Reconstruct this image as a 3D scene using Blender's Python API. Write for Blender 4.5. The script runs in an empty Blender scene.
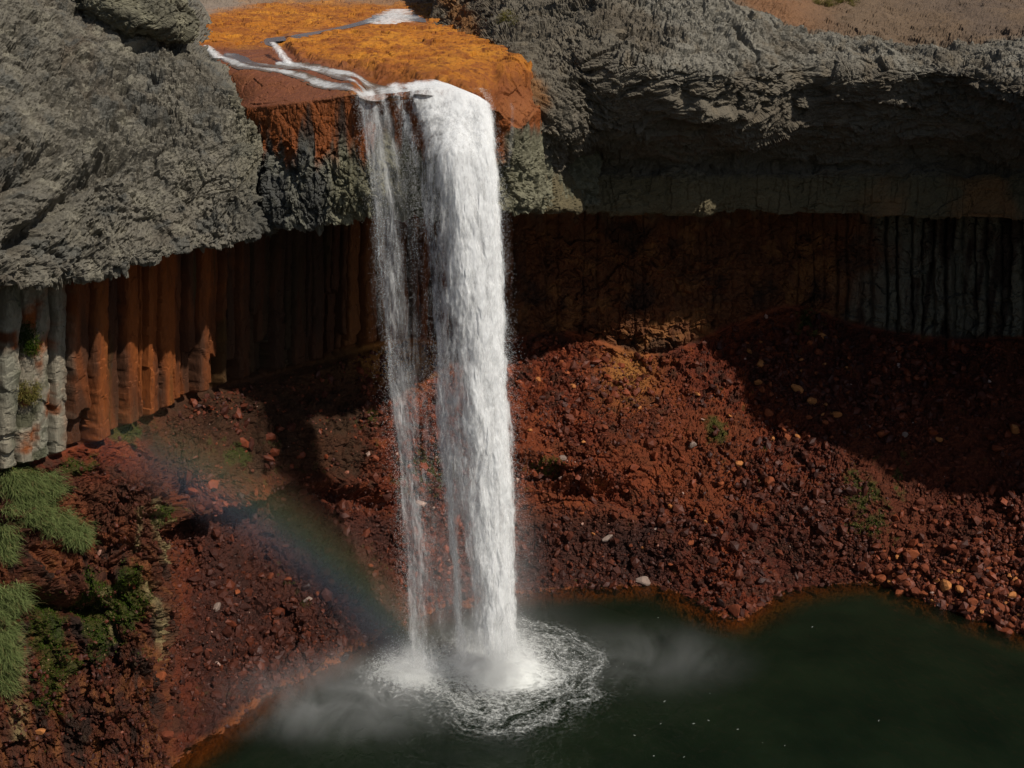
import bpy, math, random
import numpy as np
from mathutils import Vector
from concurrent.futures import ThreadPoolExecutor

rng = np.random.default_rng(7)
random.seed(7)
F32 = np.float32
scene = bpy.context.scene
COL = scene.collection

# ------------------------------------------------------------------ camera
FPX, PITCH, CAMZ = 1098.0, math.radians(17.0), 48.0
CP, SP = math.cos(PITCH), math.sin(PITCH)
cam_d = bpy.data.cameras.new("camera")
cam_d.sensor_width = 36.0
cam_d.lens = 36.0 * FPX / 1024.0
cam_d.clip_start, cam_d.clip_end = 0.5, 3000.0
cam = bpy.data.objects.new("camera", cam_d)
cam.location = (0, 0, CAMZ)
cam.rotation_euler = (math.pi / 2 - PITCH, 0, 0)
COL.objects.link(cam)
scene.camera = cam


def W(px, py, Y):
    """world point seen in the photo at (px, py), at forward distance Y"""
    dx, dy = (px - 512) / FPX, (384 - py) / FPX
    d = CP + dy * SP
    return np.array([dx / d * Y, Y, CAMZ + (-SP + dy * CP) / d * Y])


def W2(px, Y, Z):
    depth = Y * CP - (Z - CAMZ) * SP
    return np.array([(px - 512) / FPX * depth, Y, Z])


def WH(px, py, Z=0.0):
    dx, dy = (px - 512) / FPX, (384 - py) / FPX
    d = CP + dy * SP
    Y = (Z - CAMZ) / ((-SP + dy * CP) / d)
    return np.array([dx / d * Y, Y, Z])


def proj(P):
    x, y, z = P[..., 0], P[..., 1], P[..., 2] - CAMZ
    dep = y * CP - z * SP
    up = y * SP + z * CP
    return 512 + FPX * x / dep, 384 - FPX * up / dep


# ------------------------------------------------------------------ noise
POOL = ThreadPoolExecutor(4)


def par(fn, P, *a):
    shp = P.shape[:-1]
    Q = np.ascontiguousarray(P.reshape(-1, 3), dtype=F32)
    ch = np.array_split(Q, max(1, len(Q) // 60000))
    res = list(POOL.map(lambda c: fn(c, *a), ch))
    if isinstance(res[0], tuple):
        return tuple(np.concatenate([r[k] for r in res]).reshape(shp + r0.shape[1:])
                     for k, r0 in enumerate(res[0]))
    return np.concatenate(res).reshape(shp)


def h3(ix, iy, iz, seed):
    with np.errstate(over='ignore'):
        h = ix * np.uint32(374761393) + iy * np.uint32(668265263) + iz * np.uint32(2147483647 - 58) + np.uint32(seed * 974711 + 17)
        h = (h ^ (h >> np.uint32(13))) * np.uint32(1274126177)
        h = (h ^ (h >> np.uint32(16))) * np.uint32(2246822519)
        h ^= h >> np.uint32(15)
    return h


def f01(h):
    return (h & np.uint32(0xFFFFFF)).astype(F32) * F32(1 / 16777216.0)


def _vn(P, seed):
    fl = np.floor(P)
    f = P - fl
    i = fl.astype(np.int32).astype(np.uint32)
    f = f * f * f * (f * (f * 6 - 15) + 10)
    one = np.uint32(1)
    x0, y0, z0 = i[:, 0], i[:, 1], i[:, 2]
    x1, y1, z1 = x0 + one, y0 + one, z0 + one
    fx, fy, fz = f[:, 0], f[:, 1], f[:, 2]

    def lerp(a, b, t): return a + (b - a) * t
    c00 = lerp(f01(h3(x0, y0, z0, seed)), f01(h3(x1, y0, z0, seed)), fx)
    c10 = lerp(f01(h3(x0, y1, z0, seed)), f01(h3(x1, y1, z0, seed)), fx)
    c01 = lerp(f01(h3(x0, y0, z1, seed)), f01(h3(x1, y0, z1, seed)), fx)
    c11 = lerp(f01(h3(x0, y1, z1, seed)), f01(h3(x1, y1, z1, seed)), fx)
    return lerp(lerp(c00, c10, fy), lerp(c01, c11, fy), fz) * 2 - 1


def _fbm(P, seed, octv, gain, ridged):
    s, a, t = np.zeros(len(P), F32), 1.0, 0.0
    Q = P.copy()
    for k in range(octv):
        n = _vn(Q, seed + k)
        if ridged:
            n = 1 - 2 * np.abs(n)
        s += F32(a) * n
        t += a
        a *= gain
        Q = Q * F32(2.03) + F32(13.7)
    return s / F32(t)


def fbm(P, scale=1.0, seed=0, octv=4, gain=0.5, ridged=False):
    return par(_fbm, np.asarray(P, dtype=F32) * np.asarray(scale, dtype=F32), seed, octv, gain, ridged)


def _cell(P, seed):
    fl = np.floor(P)
    fr = P - fl
    i = fl.astype(np.int32).astype(np.uint32)
    n = len(P)
    F1, F2 = np.full(n, 9., F32), np.full(n, 9., F32)
    idh = np.zeros(n, np.uint32)
    D = np.zeros((n, 3), F32)
    for a in (-1, 0, 1):
        for b in (-1, 0, 1):
            for c in (-1, 0, 1):
                h = h3(i[:, 0] + np.uint32(a & 0xFFFFFFFF), i[:, 1] + np.uint32(b & 0xFFFFFFFF), i[:, 2] + np.uint32(c & 0xFFFFFFFF), seed)
                jx = (h & np.uint32(1023)).astype(F32) / 1023
                jy = ((h >> np.uint32(10)) & np.uint32(1023)).astype(F32) / 1023
                jz = ((h >> np.uint32(20)) & np.uint32(1023)).astype(F32) / 1023
                d0, d1, d2 = fr[:, 0] - a - jx, fr[:, 1] - b - jy, fr[:, 2] - c - jz
                dd = d0 * d0 + d1 * d1 + d2 * d2
                m = dd < F1
                F2 = np.where(m, F1, np.minimum(F2, dd))
                F1 = np.where(m, dd, F1)
                idh = np.where(m, h, idh)
                D[m, 0] = d0[m]; D[m, 1] = d1[m]; D[m, 2] = d2[m]
    h2 = (idh ^ np.uint32(0x9E3779B9)) * np.uint32(2654435761)
    h2 ^= h2 >> np.uint32(15)
    r = f01(h2)
    t = np.stack([(h2 & np.uint32(255)).astype(F32), ((h2 >> np.uint32(8)) & np.uint32(255)).astype(F32),
                  ((h2 >> np.uint32(16)) & np.uint32(255)).astype(F32)], 1) / 127.5 - 1
    tilt = (t * D).sum(1)
    return r, tilt, np.sqrt(F2) - np.sqrt(F1)


def chunks(P, scale, seed, tiltw=0.9, crack=0.25):
    """angular broken-rock relief, roughly -1..1"""
    r, t, e = par(_cell, np.asarray(P, dtype=F32) * F32(scale), seed)
    return (r * 2 - 1) * 0.6 + t * tiltw - crack * np.exp(-(e / 0.06) ** 2)


def sstep(a, b, x):
    t = np.clip((x - a) / (b - a), 0, 1)
    return t * t * (3 - 2 * t)


# ------------------------------------------------------------------ lofted grids
def pchip(xs, Y, x):
    xs = np.asarray(xs, float); n = len(xs)
    h = np.diff(xs)
    sh = (slice(None),) + (None,) * (Y.ndim - 1)
    d = np.diff(Y, axis=0) / h[sh]
    m = np.zeros_like(Y)
    w1, w2 = (2 * h[1:] + h[:-1])[sh], (h[1:] + 2 * h[:-1])[sh]
    with np.errstate(divide='ignore', invalid='ignore'):
        hm = (w1 + w2) / (w1 / d[:-1] + w2 / d[1:])
    m[1:-1] = np.where(d[:-1] * d[1:] > 0, hm, 0)
    m[0], m[-1] = d[0], d[-1]
    k = np.clip(np.searchsorted(xs, x, side='right') - 1, 0, n - 2)
    t = ((x - xs[k]) / h[k])[sh]
    hh = h[k][sh]
    return ((1 + 2 * t) * (1 - t) ** 2 * Y[k] + t * (1 - t) ** 2 * hh * m[k] + t * t * (3 - 2 * t) * Y[k + 1] + t * t * (t - 1) * hh * m[k + 1])


def loft(cols, su, sv, vlin=False):
    """cols: [C][R] world points. su/sv: samples per column gap / row gap"""
    A = np.array(cols, float)
    C, R = A.shape[:2]

    def params(n, s):
        return np.concatenate([np.linspace(i, i + 1, s[i], endpoint=False) for i in range(n - 1)] + [[n - 1]])
    cu = np.concatenate([[0], np.cumsum(np.maximum(1e-3, np.linalg.norm(np.diff(A, axis=0), axis=2).mean(1)))])
    cv = np.concatenate([[0], np.cumsum(np.maximum(1e-3, np.linalg.norm(np.diff(A, axis=1), axis=2).mean(0)))])
    U = np.interp(params(C, su), np.arange(C), cu)
    V = np.interp(params(R, sv), np.arange(R), cv)
    G = pchip(cu, A, U)
    G = np.swapaxes(pchip(cv, np.swapaxes(G, 0, 1), V), 0, 1)
    return G


def steps(cols, axis, step, clampmax=400):
    A = np.array(cols, float)
    L = np.linalg.norm(np.diff(A, axis=axis), axis=2)
    L = L.mean(1 - axis) if True else L
    return [int(max(2, min(clampmax, round(l / step)))) for l in L]


def normals(G, toward=None):
    du = np.gradient(G, axis=0)
    dv = np.gradient(G, axis=1)
    N = np.cross(du, dv)
    N /= np.linalg.norm(N, axis=2, keepdims=True) + 1e-9
    if toward is not None:
        if (N * (np.array(toward) - G)).sum(2).mean() < 0:
            N = -N
    return N


def blur(a, n=1):
    for _ in range(n):
        b = a.copy()
        b[1:-1] = (a[:-2] + 2 * a[1:-1] + a[2:]) / 4
        a = b.copy()
        a[:, 1:-1] = (b[:, :-2] + 2 * b[:, 1:-1] + b[:, 2:]) / 4
    return a


def grid_mesh(name, G, mat, attrs=None, smooth=True, keep=None):
    nu, nv = G.shape[:2]
    me = bpy.data.meshes.new(name)
    idx = np.arange(nu * nv).reshape(nu, nv)
    q = np.stack([idx[:-1, :-1], idx[1:, :-1], idx[1:, 1:], idx[:-1, 1:]], -1)
    N = normals(G)
    if (N * (np.array([0, 0, 60.]) - G)).sum(2).mean() < 0:
        q = q[..., ::-1]
    q = q.reshape(-1, 4)
    if keep is not None:
        q = q[keep[:-1, :-1].reshape(-1)]
    raw_mesh(me, G.reshape(-1, 3), q, smooth)
    for k, v in (attrs or {}).items():
        add_attr(me, k, v)
    me.materials.append(mat)
    o = bpy.data.objects.new(name, me)
    COL.objects.link(o)
    return o


def raw_mesh(me, V, Fq, smooth=True):
    n = Fq.shape[1]
    me.vertices.add(len(V))
    me.vertices.foreach_set("co", np.ascontiguousarray(V, dtype=F32).ravel())
    me.loops.add(Fq.size)
    me.loops.foreach_set("vertex_index", np.ascontiguousarray(Fq, dtype=np.int32).ravel())
    me.polygons.add(len(Fq))
    me.polygons.foreach_set("loop_start", np.arange(0, Fq.size, n, dtype=np.int32))
    me.polygons.foreach_set("use_smooth", np.full(len(Fq), smooth, dtype=bool))
    me.update(calc_edges=True)
    me.validate()


def add_attr(me, k, v):
    v = np.asarray(v, dtype=F32)
    if v.ndim >= 2 and v.shape[-1] == 4 and v.size == len(me.vertices) * 4:
        a = me.attributes.new(k, 'FLOAT_COLOR', 'POINT')
        a.data.foreach_set("color", v.ravel())
    else:
        a = me.attributes.new(k, 'FLOAT', 'POINT')
        a.data.foreach_set("value", v.ravel())


def mesh_obj(name, V, Fq, mat, smooth=True, parent=None, attrs=None):
    me = bpy.data.meshes.new(name)
    raw_mesh(me, V, Fq, smooth)
    for k, v in (attrs or {}).items():
        add_attr(me, k, v)
    me.materials.append(mat)
    o = bpy.data.objects.new(name, me)
    COL.objects.link(o)
    if parent is not None:
        o.parent = parent
    return o


def tag(o, label=None, cat=None, group=None, kind=None):
    if label: o["label"] = label
    if cat: o["category"] = cat
    if group: o["group"] = group
    if kind: o["kind"] = kind
    return o


def empty(name, loc=(0, 0, 0)):
    o = bpy.data.objects.new(name, None)
    o.location = loc
    o.empty_display_size = 0.5
    COL.objects.link(o)
    return o


# ------------------------------------------------------------------ material helpers
class NT:
    def __init__(self, name):
        self.m = bpy.data.materials.new(name)
        self.m.use_nodes = True
        self.t = self.m.node_tree
        self.t.nodes.clear()
        self.out = self.t.nodes.new("ShaderNodeOutputMaterial")

    def n(self, typ, **kw):
        nd = self.t.nodes.new(typ)
        for k, v in kw.items():
            if k.startswith("i_"):
                key = k[2:]
                key = int(key) if key.isdigit() else key
                self.set(nd.inputs[key], v)
            else:
                setattr(nd, k, v)
        return nd

    def set(self, sock, v):
        if isinstance(v, bpy.types.NodeSocket):
            self.t.links.new(v, sock)
        else:
            if sock.type == 'RGBA' and not isinstance(v, (int, float)) and len(v) == 3:
                v = (*v, 1)
            sock.default_value = v

    def math(self, op, a, b=0.0, clamp=False):
        nd = self.n("ShaderNodeMath", operation=op, use_clamp=clamp)
        self.set(nd.inputs[0], a)
        self.set(nd.inputs[1], b)
        return nd.outputs[0]

    def mix(self, f, a, b, blend='MIX'):
        nd = self.n("ShaderNodeMix", data_type='RGBA', blend_type=blend)
        self.set(nd.inputs[0], f); self.set(nd.inputs[6], a); self.set(nd.inputs[7], b)
        return nd.outputs[2]

    def ramp(self, f, pts, interp='LINEAR'):
        nd = self.n("ShaderNodeValToRGB")
        nd.color_ramp.interpolation = interp
        el = nd.color_ramp.elements
        while len(el) < len(pts):
            el.new(0.5)
        for e, (p, c) in zip(el, pts):
            e.position = p
            e.color = (c, c, c, 1) if isinstance(c, (int, float)) else (*c, 1)
        self.set(nd.inputs[0], f)
        return nd.outputs[0]

    def mr(self, f, a, b, c=0.0, d=1.0):
        nd = self.n("ShaderNodeMapRange", clamp=True, interpolation_type='SMOOTHSTEP')
        for k, v in zip(range(5), (f, a, b, c, d)):
            self.set(nd.inputs[k], v)
        return nd.outputs[0]

    def pos(self, scale=(1, 1, 1), rot=(0, 0, 0), src=None):
        if src is None:
            src = self.n("ShaderNodeTexCoord").outputs['Object']
        mp = self.n("ShaderNodeMapping")
        self.t.links.new(src, mp.inputs[0])
        mp.inputs['Scale'].default_value = scale
        mp.inputs['Rotation'].default_value = rot
        return mp.outputs[0]

    def noise(self, vec, scale, detail=6, rough=0.6, dist=0.0):
        nd = self.n("ShaderNodeTexNoise", i_Scale=scale, i_Detail=detail, i_Roughness=rough, i_Distortion=dist)
        if vec is not None:
            self.t.links.new(vec, nd.inputs['Vector'])
        return nd.outputs[0]

    def attr(self, name, color=False):
        nd = self.n("ShaderNodeAttribute", attribute_name=name)
        return nd.outputs['Color'] if color else nd.outputs['Fac']

    def bump(self, h, strength, dist):
        return self.n("ShaderNodeBump", i_Strength=strength, i_Distance=dist, i_Height=h).outputs[0]

    def done(self, color, rough=0.9, normal=None, spec=0.3, **kw):
        p = self.n("ShaderNodeBsdfPrincipled")
        self.set(p.inputs['Base Color'], color)
        self.set(p.inputs['Roughness'], rough)
        self.set(p.inputs['Specular IOR Level'], spec)
        if normal is not None:
            self.t.links.new(normal, p.inputs['Normal'])
        for k, v in kw.items():
            self.set(p.inputs[k.replace('_', ' ')], v)
        self.t.links.new(p.outputs[0], self.out.inputs[0])
        return self.m


# --- rock: base tint from the vertex colour attribute "tint" (stains, minerals), broken up by noise
def rock_material(name, bump1=0.5, bump2=0.35, contrast=0.55, wet=True, zs=1.0):
    b = NT(name)
    v = b.pos((1, 1, zs))
    tint = b.attr("tint", True)
    big = b.noise(v, 0.35, 5, 0.6)
    fine = b.noise(v, 3.2, 8, 0.72, 0.4)
    grain = b.noise(v, 14, 3, 0.6)
    k = b.math('MULTIPLY_ADD', fine, contrast * 1.4)
    k.node.inputs[2].default_value = 1 - contrast * 0.7
    k2 = b.math('MULTIPLY_ADD', big, 0.5); k2.node.inputs[2].default_value = 0.75
    k3 = b.math('MULTIPLY_ADD', grain, 0.5); k3.node.inputs[2].default_value = 0.75
    kk = b.math('MULTIPLY', b.math('MULTIPLY', k, k2), k3)
    comb = b.n("ShaderNodeCombineXYZ"); [b.t.links.new(kk, comb.inputs[i]) for i in range(3)]
    col = b.mix(1.0, tint, comb.outputs[0], 'MULTIPLY')
    # lichen specks and dark mineral specks
    vor = b.n("ShaderNodeTexVoronoi", i_Scale=2.2); b.t.links.new(v, vor.inputs['Vector'])
    spk = b.mr(b.noise(v, 6.0, 2, 0.5), 0.64, 0.72)
    col = b.mix(b.math('MULTIPLY', spk, 0.35), col, (0.03, 0.028, 0.024))
    chip = b.n("ShaderNodeTexVoronoi", i_Scale=3.4, i_Randomness=1.0); b.t.links.new(b.pos((1, 1, 1.5 * zs), (0.3 * zs, 0.5 * zs, 0.2)), chip.inputs['Vector'])
    crisp = b.noise(v, 5.5, 10, 0.82)
    h = b.math('ADD', b.math('MULTIPLY', crisp, 1.0), b.math('ADD', b.math('MULTIPLY', chip.outputs['Distance'], 0.5), b.math('MULTIPLY', grain, 0.3)))
    nm = b.bump(h, bump1, bump2 * 0.8)
    wetv = b.attr("wet") if wet else 0.0
    if wet:
        rough = b.math('SUBTRACT', 0.92, b.math('MULTIPLY', wetv, 0.55))
    else:
        rough = 0.92
    return b.done(col, rough, nm, spec=0.25)


M_GREY = rock_material("grey_basalt", 0.55, 0.35, 0.85)
M_BED = rock_material("iron_stained_riverbed", 0.5, 0.25, 0.5)
M_WALL = rock_material("rust_rock_wall", 0.45, 0.22, 0.8, True, 0.22)
M_TALUS = rock_material("talus_rubble", 0.7, 0.35, 0.8)

# ------------------------------------------------------------------ rock relief
def frame_coords(P, d, stretch):
    d = np.array(d, float); d /= np.linalg.norm(d)
    along = P @ d
    return P + (along * (1 / stretch - 1))[..., None] * d


def relief(P, dirs, amps=(0.55, 0.3, 0.16, 0.4), stretch=1.8, seed=1, big=1.3):
    """dirs: list of (direction, weight array); picks the strongest direction at each point.
    angular facets at three sizes, rough fractal grain, and sharp-edged hollows"""
    w = np.stack([np.broadcast_to(x[1], P.shape[:2]) for x in dirs], 0)
    sel = np.argmax(w, 0)
    Q = np.zeros_like(P)
    for k, (d, _) in enumerate(dirs):
        m = sel == k
        if m.any():
            Q[m] = frame_coords(P[m] + k * 31.7, d, stretch)
    wz = np.stack([fbm(P, 0.4, seed + 50 + i, 2) for i in range(3)], -1) * 0.5
    Q = Q + wz
    o = big * fbm(P, 0.13, seed + 90, 4, 0.5)
    zone = sstep(-0.3, 0.3, fbm(P, 0.22, seed + 7, 3))
    o += amps[0] * chunks(Q, 1 / 2.2, seed + 1, 0.7, 0.2)
    o += amps[1] * chunks(Q, 1 / 0.85, seed + 2, 0.8, 0.35) * (0.45 + 0.75 * zone)
    o += amps[2] * chunks(Q, 1 / 0.38, seed + 3, 0.8, 0.45) * (0.6 + 0.6 * zone)
    o += amps[2] * 0.45 * chunks(Q, 1 / 0.2, seed + 9, 0.8, 0.4)
    C = np.zeros_like(P)
    for k, (d, _) in enumerate(dirs):
        m = sel == k
        if m.any():
            C[m] = frame_coords(P[m] + k * 31.7, d, 5.0)
    C = C + wz * 2.0
    cr = fbm(C, 0.55, seed + 12, 4, 0.5, True)
    o -= amps[3] * 0.45 * sstep(0.42, 0.62, cr)
    o += amps[3] * 0.22 * fbm(Q, 0.8, seed + 8, 6, 0.68, True)
    o -= amps[3] * sstep(0.2, 0.3, fbm(Q, 0.5, seed + 5, 5, 0.62)) * (0.1 + 0.9 * zone)
    return o


def colour(shape, rgb):
    c = np.ones(shape + (4,), F32)
    c[..., :3] = rgb
    return c


def blendc(c, rgb, w):
    w = np.clip(w, 0, 1)[..., None]
    c[..., :3] = c[..., :3] * (1 - w) + np.array(rgb, F32) * w


STEP = 0.085

# ================================================================== LEFT CLIFF CAP
def capcol(T, M, D, wallY, wallZ, pxe=None):
    """T: list of top points from far to edge, M face, D lip -> rows"""
    pts = [W(*p) for p in T] + [W(*p) for p in M] + [W(*D)]
    px = pxe if pxe is not None else D[0]
    d = pts[-1]
    pts.append(W2(px, d[1] + 1.2, d[2] - 0.15))
    pts.append(W2(px, wallY, wallZ))
    return pts


Lc = []
Lc.append([np.array(p, float) for p in [(-120, 0, 62), (-62, 2, 57), (-52, 4, 51), (-46, 5, 46), (-42, 6, 40), (-40, 6, 35), (-41, 6, 34.8), (-52, 6, 36)]])
Lc.append([np.array(p, float) for p in [(-110, 40, 64), (-58, 38, 57), (-48, 37, 51), (-42, 37, 46), (-38, 37, 40), (-36.5, 37, 35), (-37.5, 37, 34.8), (-47, 40, 36)]])
Lc.append(capcol([(-160, -90, 110), (-160, -40, 72)], [(-170, 70, 64), (-170, 160, 58), (-170, 245, 55)], (-165, 312, 54), 66, 36))
Lc.append(capcol([(0, -70, 140), (0, -30, 82)], [(0, 75, 73), (0, 155, 68), (0, 230, 65)], (0, 288, 63.5), 75, 36))
Lc.append(capcol([(75, -50, 140), (75, -8, 86)], [(75, 80, 78), (80, 150, 73), (80, 215, 70)], (75, 278, 68), 79, 36))
Lc.append(capcol([(140, -35, 140), (140, 12, 89)], [(140, 85, 81), (145, 150, 76), (145, 205, 73)], (140, 262, 71), 84, 36.5))
Lc.append(capcol([(190, -10, 130), (164, 40, 89)], [(200, 95, 82), (205, 150, 78), (205, 200, 76)], (200, 248, 74), 89, 37))
Lc.append(capcol([(225, 45, 115), (199, 64, 87)], [(229, 108, 82.5), (243, 155, 79.5), (243, 195, 77.5)], (243, 240, 76), 93, 37.5))
Lc.append(capcol([(245, 88, 100), (236, 90, 86)], [(260, 122, 82.5), (265, 155, 80.5), (260, 190, 79.5)], (266, 233, 78.5), 95, 37.5))
Lc.append(capcol([(250, 95, 104), (256, 102, 93)], [(264, 126, 91), (268, 155, 90), (265, 190, 89)], (272, 229, 88), 97, 38))
su = steps(Lc, 0, STEP, 260); sv = steps(Lc, 1, STEP, 150); sv[0] = 60
su[0] = 60; su[1] = 90
G = loft(Lc, su, sv)
G = blur(G, 3)
PX, PY = proj(G)
N = normals(G, (0, 0, 60))
rel = relief(G, [((0.75, 0.2, 0.62), np.ones(G.shape[:2]))], (0.3, 0.31, 0.22, 0.75), 2.3, 11, 1.5)
# long diagonal ledges and shadowed hollows of the photo: (0,215)->(110,130) ; (30,260)->(140,150)
def seam(px0, py0, px1, py1, wid):
    dx, dy = px1 - px0, py1 - py0
    L2 = dx * dx + dy * dy
    t = np.clip(((PX - px0) * dx + (PY - py0) * dy) / L2, 0, 1)
    dist = ((PX - px0 - t * dx) * (-dy) + (PY - py0 - t * dy) * dx) / math.sqrt(L2)
    dd = np.hypot(PX - px0 - t * dx, PY - py0 - t * dy)
    return np.exp(-(dd / wid) ** 2)
rel += -2.4 * seam(15, 245, 120, 150, 9) - 1.7 * seam(-10, 205, 60, 145, 12) - 0.9 * seam(120, 150, 170, 128, 8) + 0.9 * seam(35, 225, 130, 140, 12) - 0.5 * seam(130, 130, 165, 120, 9)
dampen = sstep(0, 12, np.arange(G.shape[1]))[None, :] * 1.0
G2 = G + N * (rel * dampen)[..., None]
t1 = fbm(G, 0.22, 77, 4)
t2 = fbm(G, 0.9, 78, 4)
c = colour(G.shape[:2], (0.136, 0.121, 0.094))
blendc(c, (0.096, 0.074, 0.052), sstep(-0.1, 0.45, t1) * sstep(260, 60, PX))
blendc(c, (0.205, 0.184, 0.138), sstep(0.05, 0.5, t2) * 0.7)
blendc(c, (0.085, 0.083, 0.072), sstep(0.15, 0.4, t2 * -1 + 0.3 * t1) * 0.7)
blendc(c, (0.20, 0.18, 0.115), sstep(40, 5, np.abs(PX - 262)) * sstep(240, 120, PY) * 0.5)
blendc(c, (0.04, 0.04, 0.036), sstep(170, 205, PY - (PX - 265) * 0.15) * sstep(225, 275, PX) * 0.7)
wet = 0.1 + 0.0 * PX
cliff_left = grid_mesh("cliff", G2, M_GREY, {"tint": c, "wet": wet}, False)
tag(cliff_left, "bulging grey basalt cliff overhanging the left side of the gorge", "cliff", None, "structure")
LCV = G2.reshape(-1, 3); LCX, LCY = proj(LCV)
print("left cap", G.shape)

# ================================================================== RIVERBED + central lip
STREAMS = {
    'upper': [(425, 22, 3), (395, 15, 6), (372, 20, 4), (340, 28, 3), (312, 33, 4), (285, 38, 4), (268, 41, 3.5), (274, 46, 3)],
    'right': [(278, 62, 3), (292, 65, 3), (320, 69, 2.6), (352, 74, 2.6), (385, 78, 3), (420, 80, 4), (440, 84, 6)],
    'middle': [(300, 66, 2), (330, 74, 1.6), (352, 80, 2), (378, 84, 3), (404, 86, 4)],
    'far': [(226, 53, 2.5), (238, 58, 2), (252, 63, 1.5), (275, 66, 1.5), (296, 68, 2)],
    'left': [(222, 57, 2.5), (243, 66, 1.6), (268, 69, 1.6), (292, 74, 2.2), (312, 80, 2.6), (330, 86, 2.6), (360, 89, 3), (385, 92, 4)],
}


def polydist(px, py, pts, sy=1.0):
    best = np.full(px.shape, 1e9)
    for (a, b, w0), (c_, d, w1) in zip(pts[:-1], pts[1:]):
        dx, dy = c_ - a, (d - b) * sy
        L2 = dx * dx + dy * dy + 1e-9
        t = np.clip(((px - a) * dx + (py - b) * sy * dy) / L2, 0, 1)
        dd = np.hypot(px - a - t * dx, (py - b) * sy - t * dy) / (w0 + (w1 - w0) * t)
        best = np.minimum(best, dd)
    return best


def bedcol(px, lip, D, wallY, f1=None):
    lx, ly, lY = lip
    rows = [W(px, -60, 330), W(px, -8, 165), W(px, 20, 122), W(px, 46, 101), W(px, 70, max(89, lY + 5)), W(lx, ly - 4, lY + 1.6), W(lx, ly + 2, lY)]
    dpx, dpy, dY = D
    for k, t in enumerate((0.25, 0.55, 0.82)):
        rows.append(W(lx + (dpx - lx) * t, ly + (dpy - ly) * t, lY + (dY - lY) * t + (0.0, -0.3, -0.5)[k]))
    rows.append(W(*D))
    d = rows[-1]
    rows.append(W2(dpx, d[1] + 1.2, d[2] - 0.1))
    rows.append(W2(dpx, wallY, 38))
    return rows


Bc = [bedcol(120, (150, 110, 93), (160, 250, 92), 98), bedcol(200, (215, 108, 88), (215, 240, 87), 98),
      bedcol(262, (262, 105, 82), (264, 233, 80.5), 98), bedcol(290, (292, 102, 80.6), (292, 229, 79.6), 99),
      bedcol(325, (325, 98, 80), (328, 223, 79.8), 101), bedcol(360, (360, 92, 79.6), (362, 216, 80.4), 103),
      bedcol(400, (400, 87, 79.5), (400, 213, 81.5), 105), bedcol(440, (440, 85, 79.5), (440, 213, 82.5), 107),
      bedcol(478, (480, 90, 79.8), (478, 213, 83.5), 108), bedcol(500, (502, 112, 80.6), (500, 212, 84.5), 109),
      bedcol(515, (520, 126, 82.5), (516, 212, 86), 109), bedcol(530, (536, 110, 86), (535, 210, 88), 109), bedcol(545, (556, 90, 96), (556, 208, 94), 109),
      bedcol(590, (600, 80, 104), (600, 206, 99), 109)]
su = steps(Bc, 0, STEP, 200); sv = steps(Bc, 1, STEP, 160); sv[0] = 60; sv[1] = 120
G = loft(Bc, su, sv)
G = blur(G, 3)
PX, PY = proj(G)
N = normals(G, (0, 60, 140))
NB = G.shape[1]
vrow = np.broadcast_to(np.arange(NB)[None, :], G.shape[:2])
nface = sum(sv[:6])                     # first vertex row of the front face
top = sstep(nface + 6, nface - 6, vrow)
smask = np.zeros(G.shape[:2])
for k, pts in STREAMS.items():
    smask = np.maximum(smask, sstep(1.6, 0.7, polydist(PX, PY, pts)))
smask *= top
lipw = sstep(352, 372, PX) * sstep(505, 490, PX) * sstep(26, 6, np.abs(PY - 90)) * top
face = relief(G, [((0.1, 0, 1.0), np.ones(G.shape[:2]))], (0.45, 0.3, 0.17, 0.4), 1.6, 31, 0.9)
beda = 0.4 * chunks(G * np.array([1, 1, 1.5]), 0.5, 41, 0.5, 0.1) + 0.2 * chunks(G, 1.6, 42, 0.6, 0.15) + 0.05 * chunks(G, 3.6, 44, 0.6, 0.2) + 0.5 * fbm(G, 0.22, 43, 4)
facem = sstep(nface + 2, nface + 26, vrow)
lower = sstep(140, 165, PY + 10 * fbm(G, 0.8, 46, 3))
facerel = face * (0.35 + 0.65 * lower)
slab_ = sstep(-4, 4, PY - np.interp(PX, [286, 300, 330, 380, 440, 480], [47, 60, 66, 72, 79, 84])) * sstep(400, 340, PX)
disp = beda * (0.6 - 0.35 * slab_) * (1 - smask) * (1 - 0.6 * lipw) * top + facerel * (1 - top)
G2 = G + N * disp[..., None]
# raised orange terrace (right) over the lower brown slab (left)
ter = [(286, 47), (300, 60), (330, 66), (380, 72), (440, 79), (480, 84)]
tpy = np.interp(PX, [a for a, _ in ter], [b for _, b in ter])
terr = sstep(3, -3, PY - tpy + 5 * fbm(G, 1.2, 47, 3)) * sstep(280, 290, PX) * sstep(26, 46, PY) * top
mound = np.exp(-(((PX - 455) / 75) ** 2 + ((PY - 68) / 20) ** 2)) * top
G = G.copy(); raise_ = 0.5 * terr + 0.5 * mound; G2[..., 2] += raise_; G[..., 2] += raise_
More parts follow.
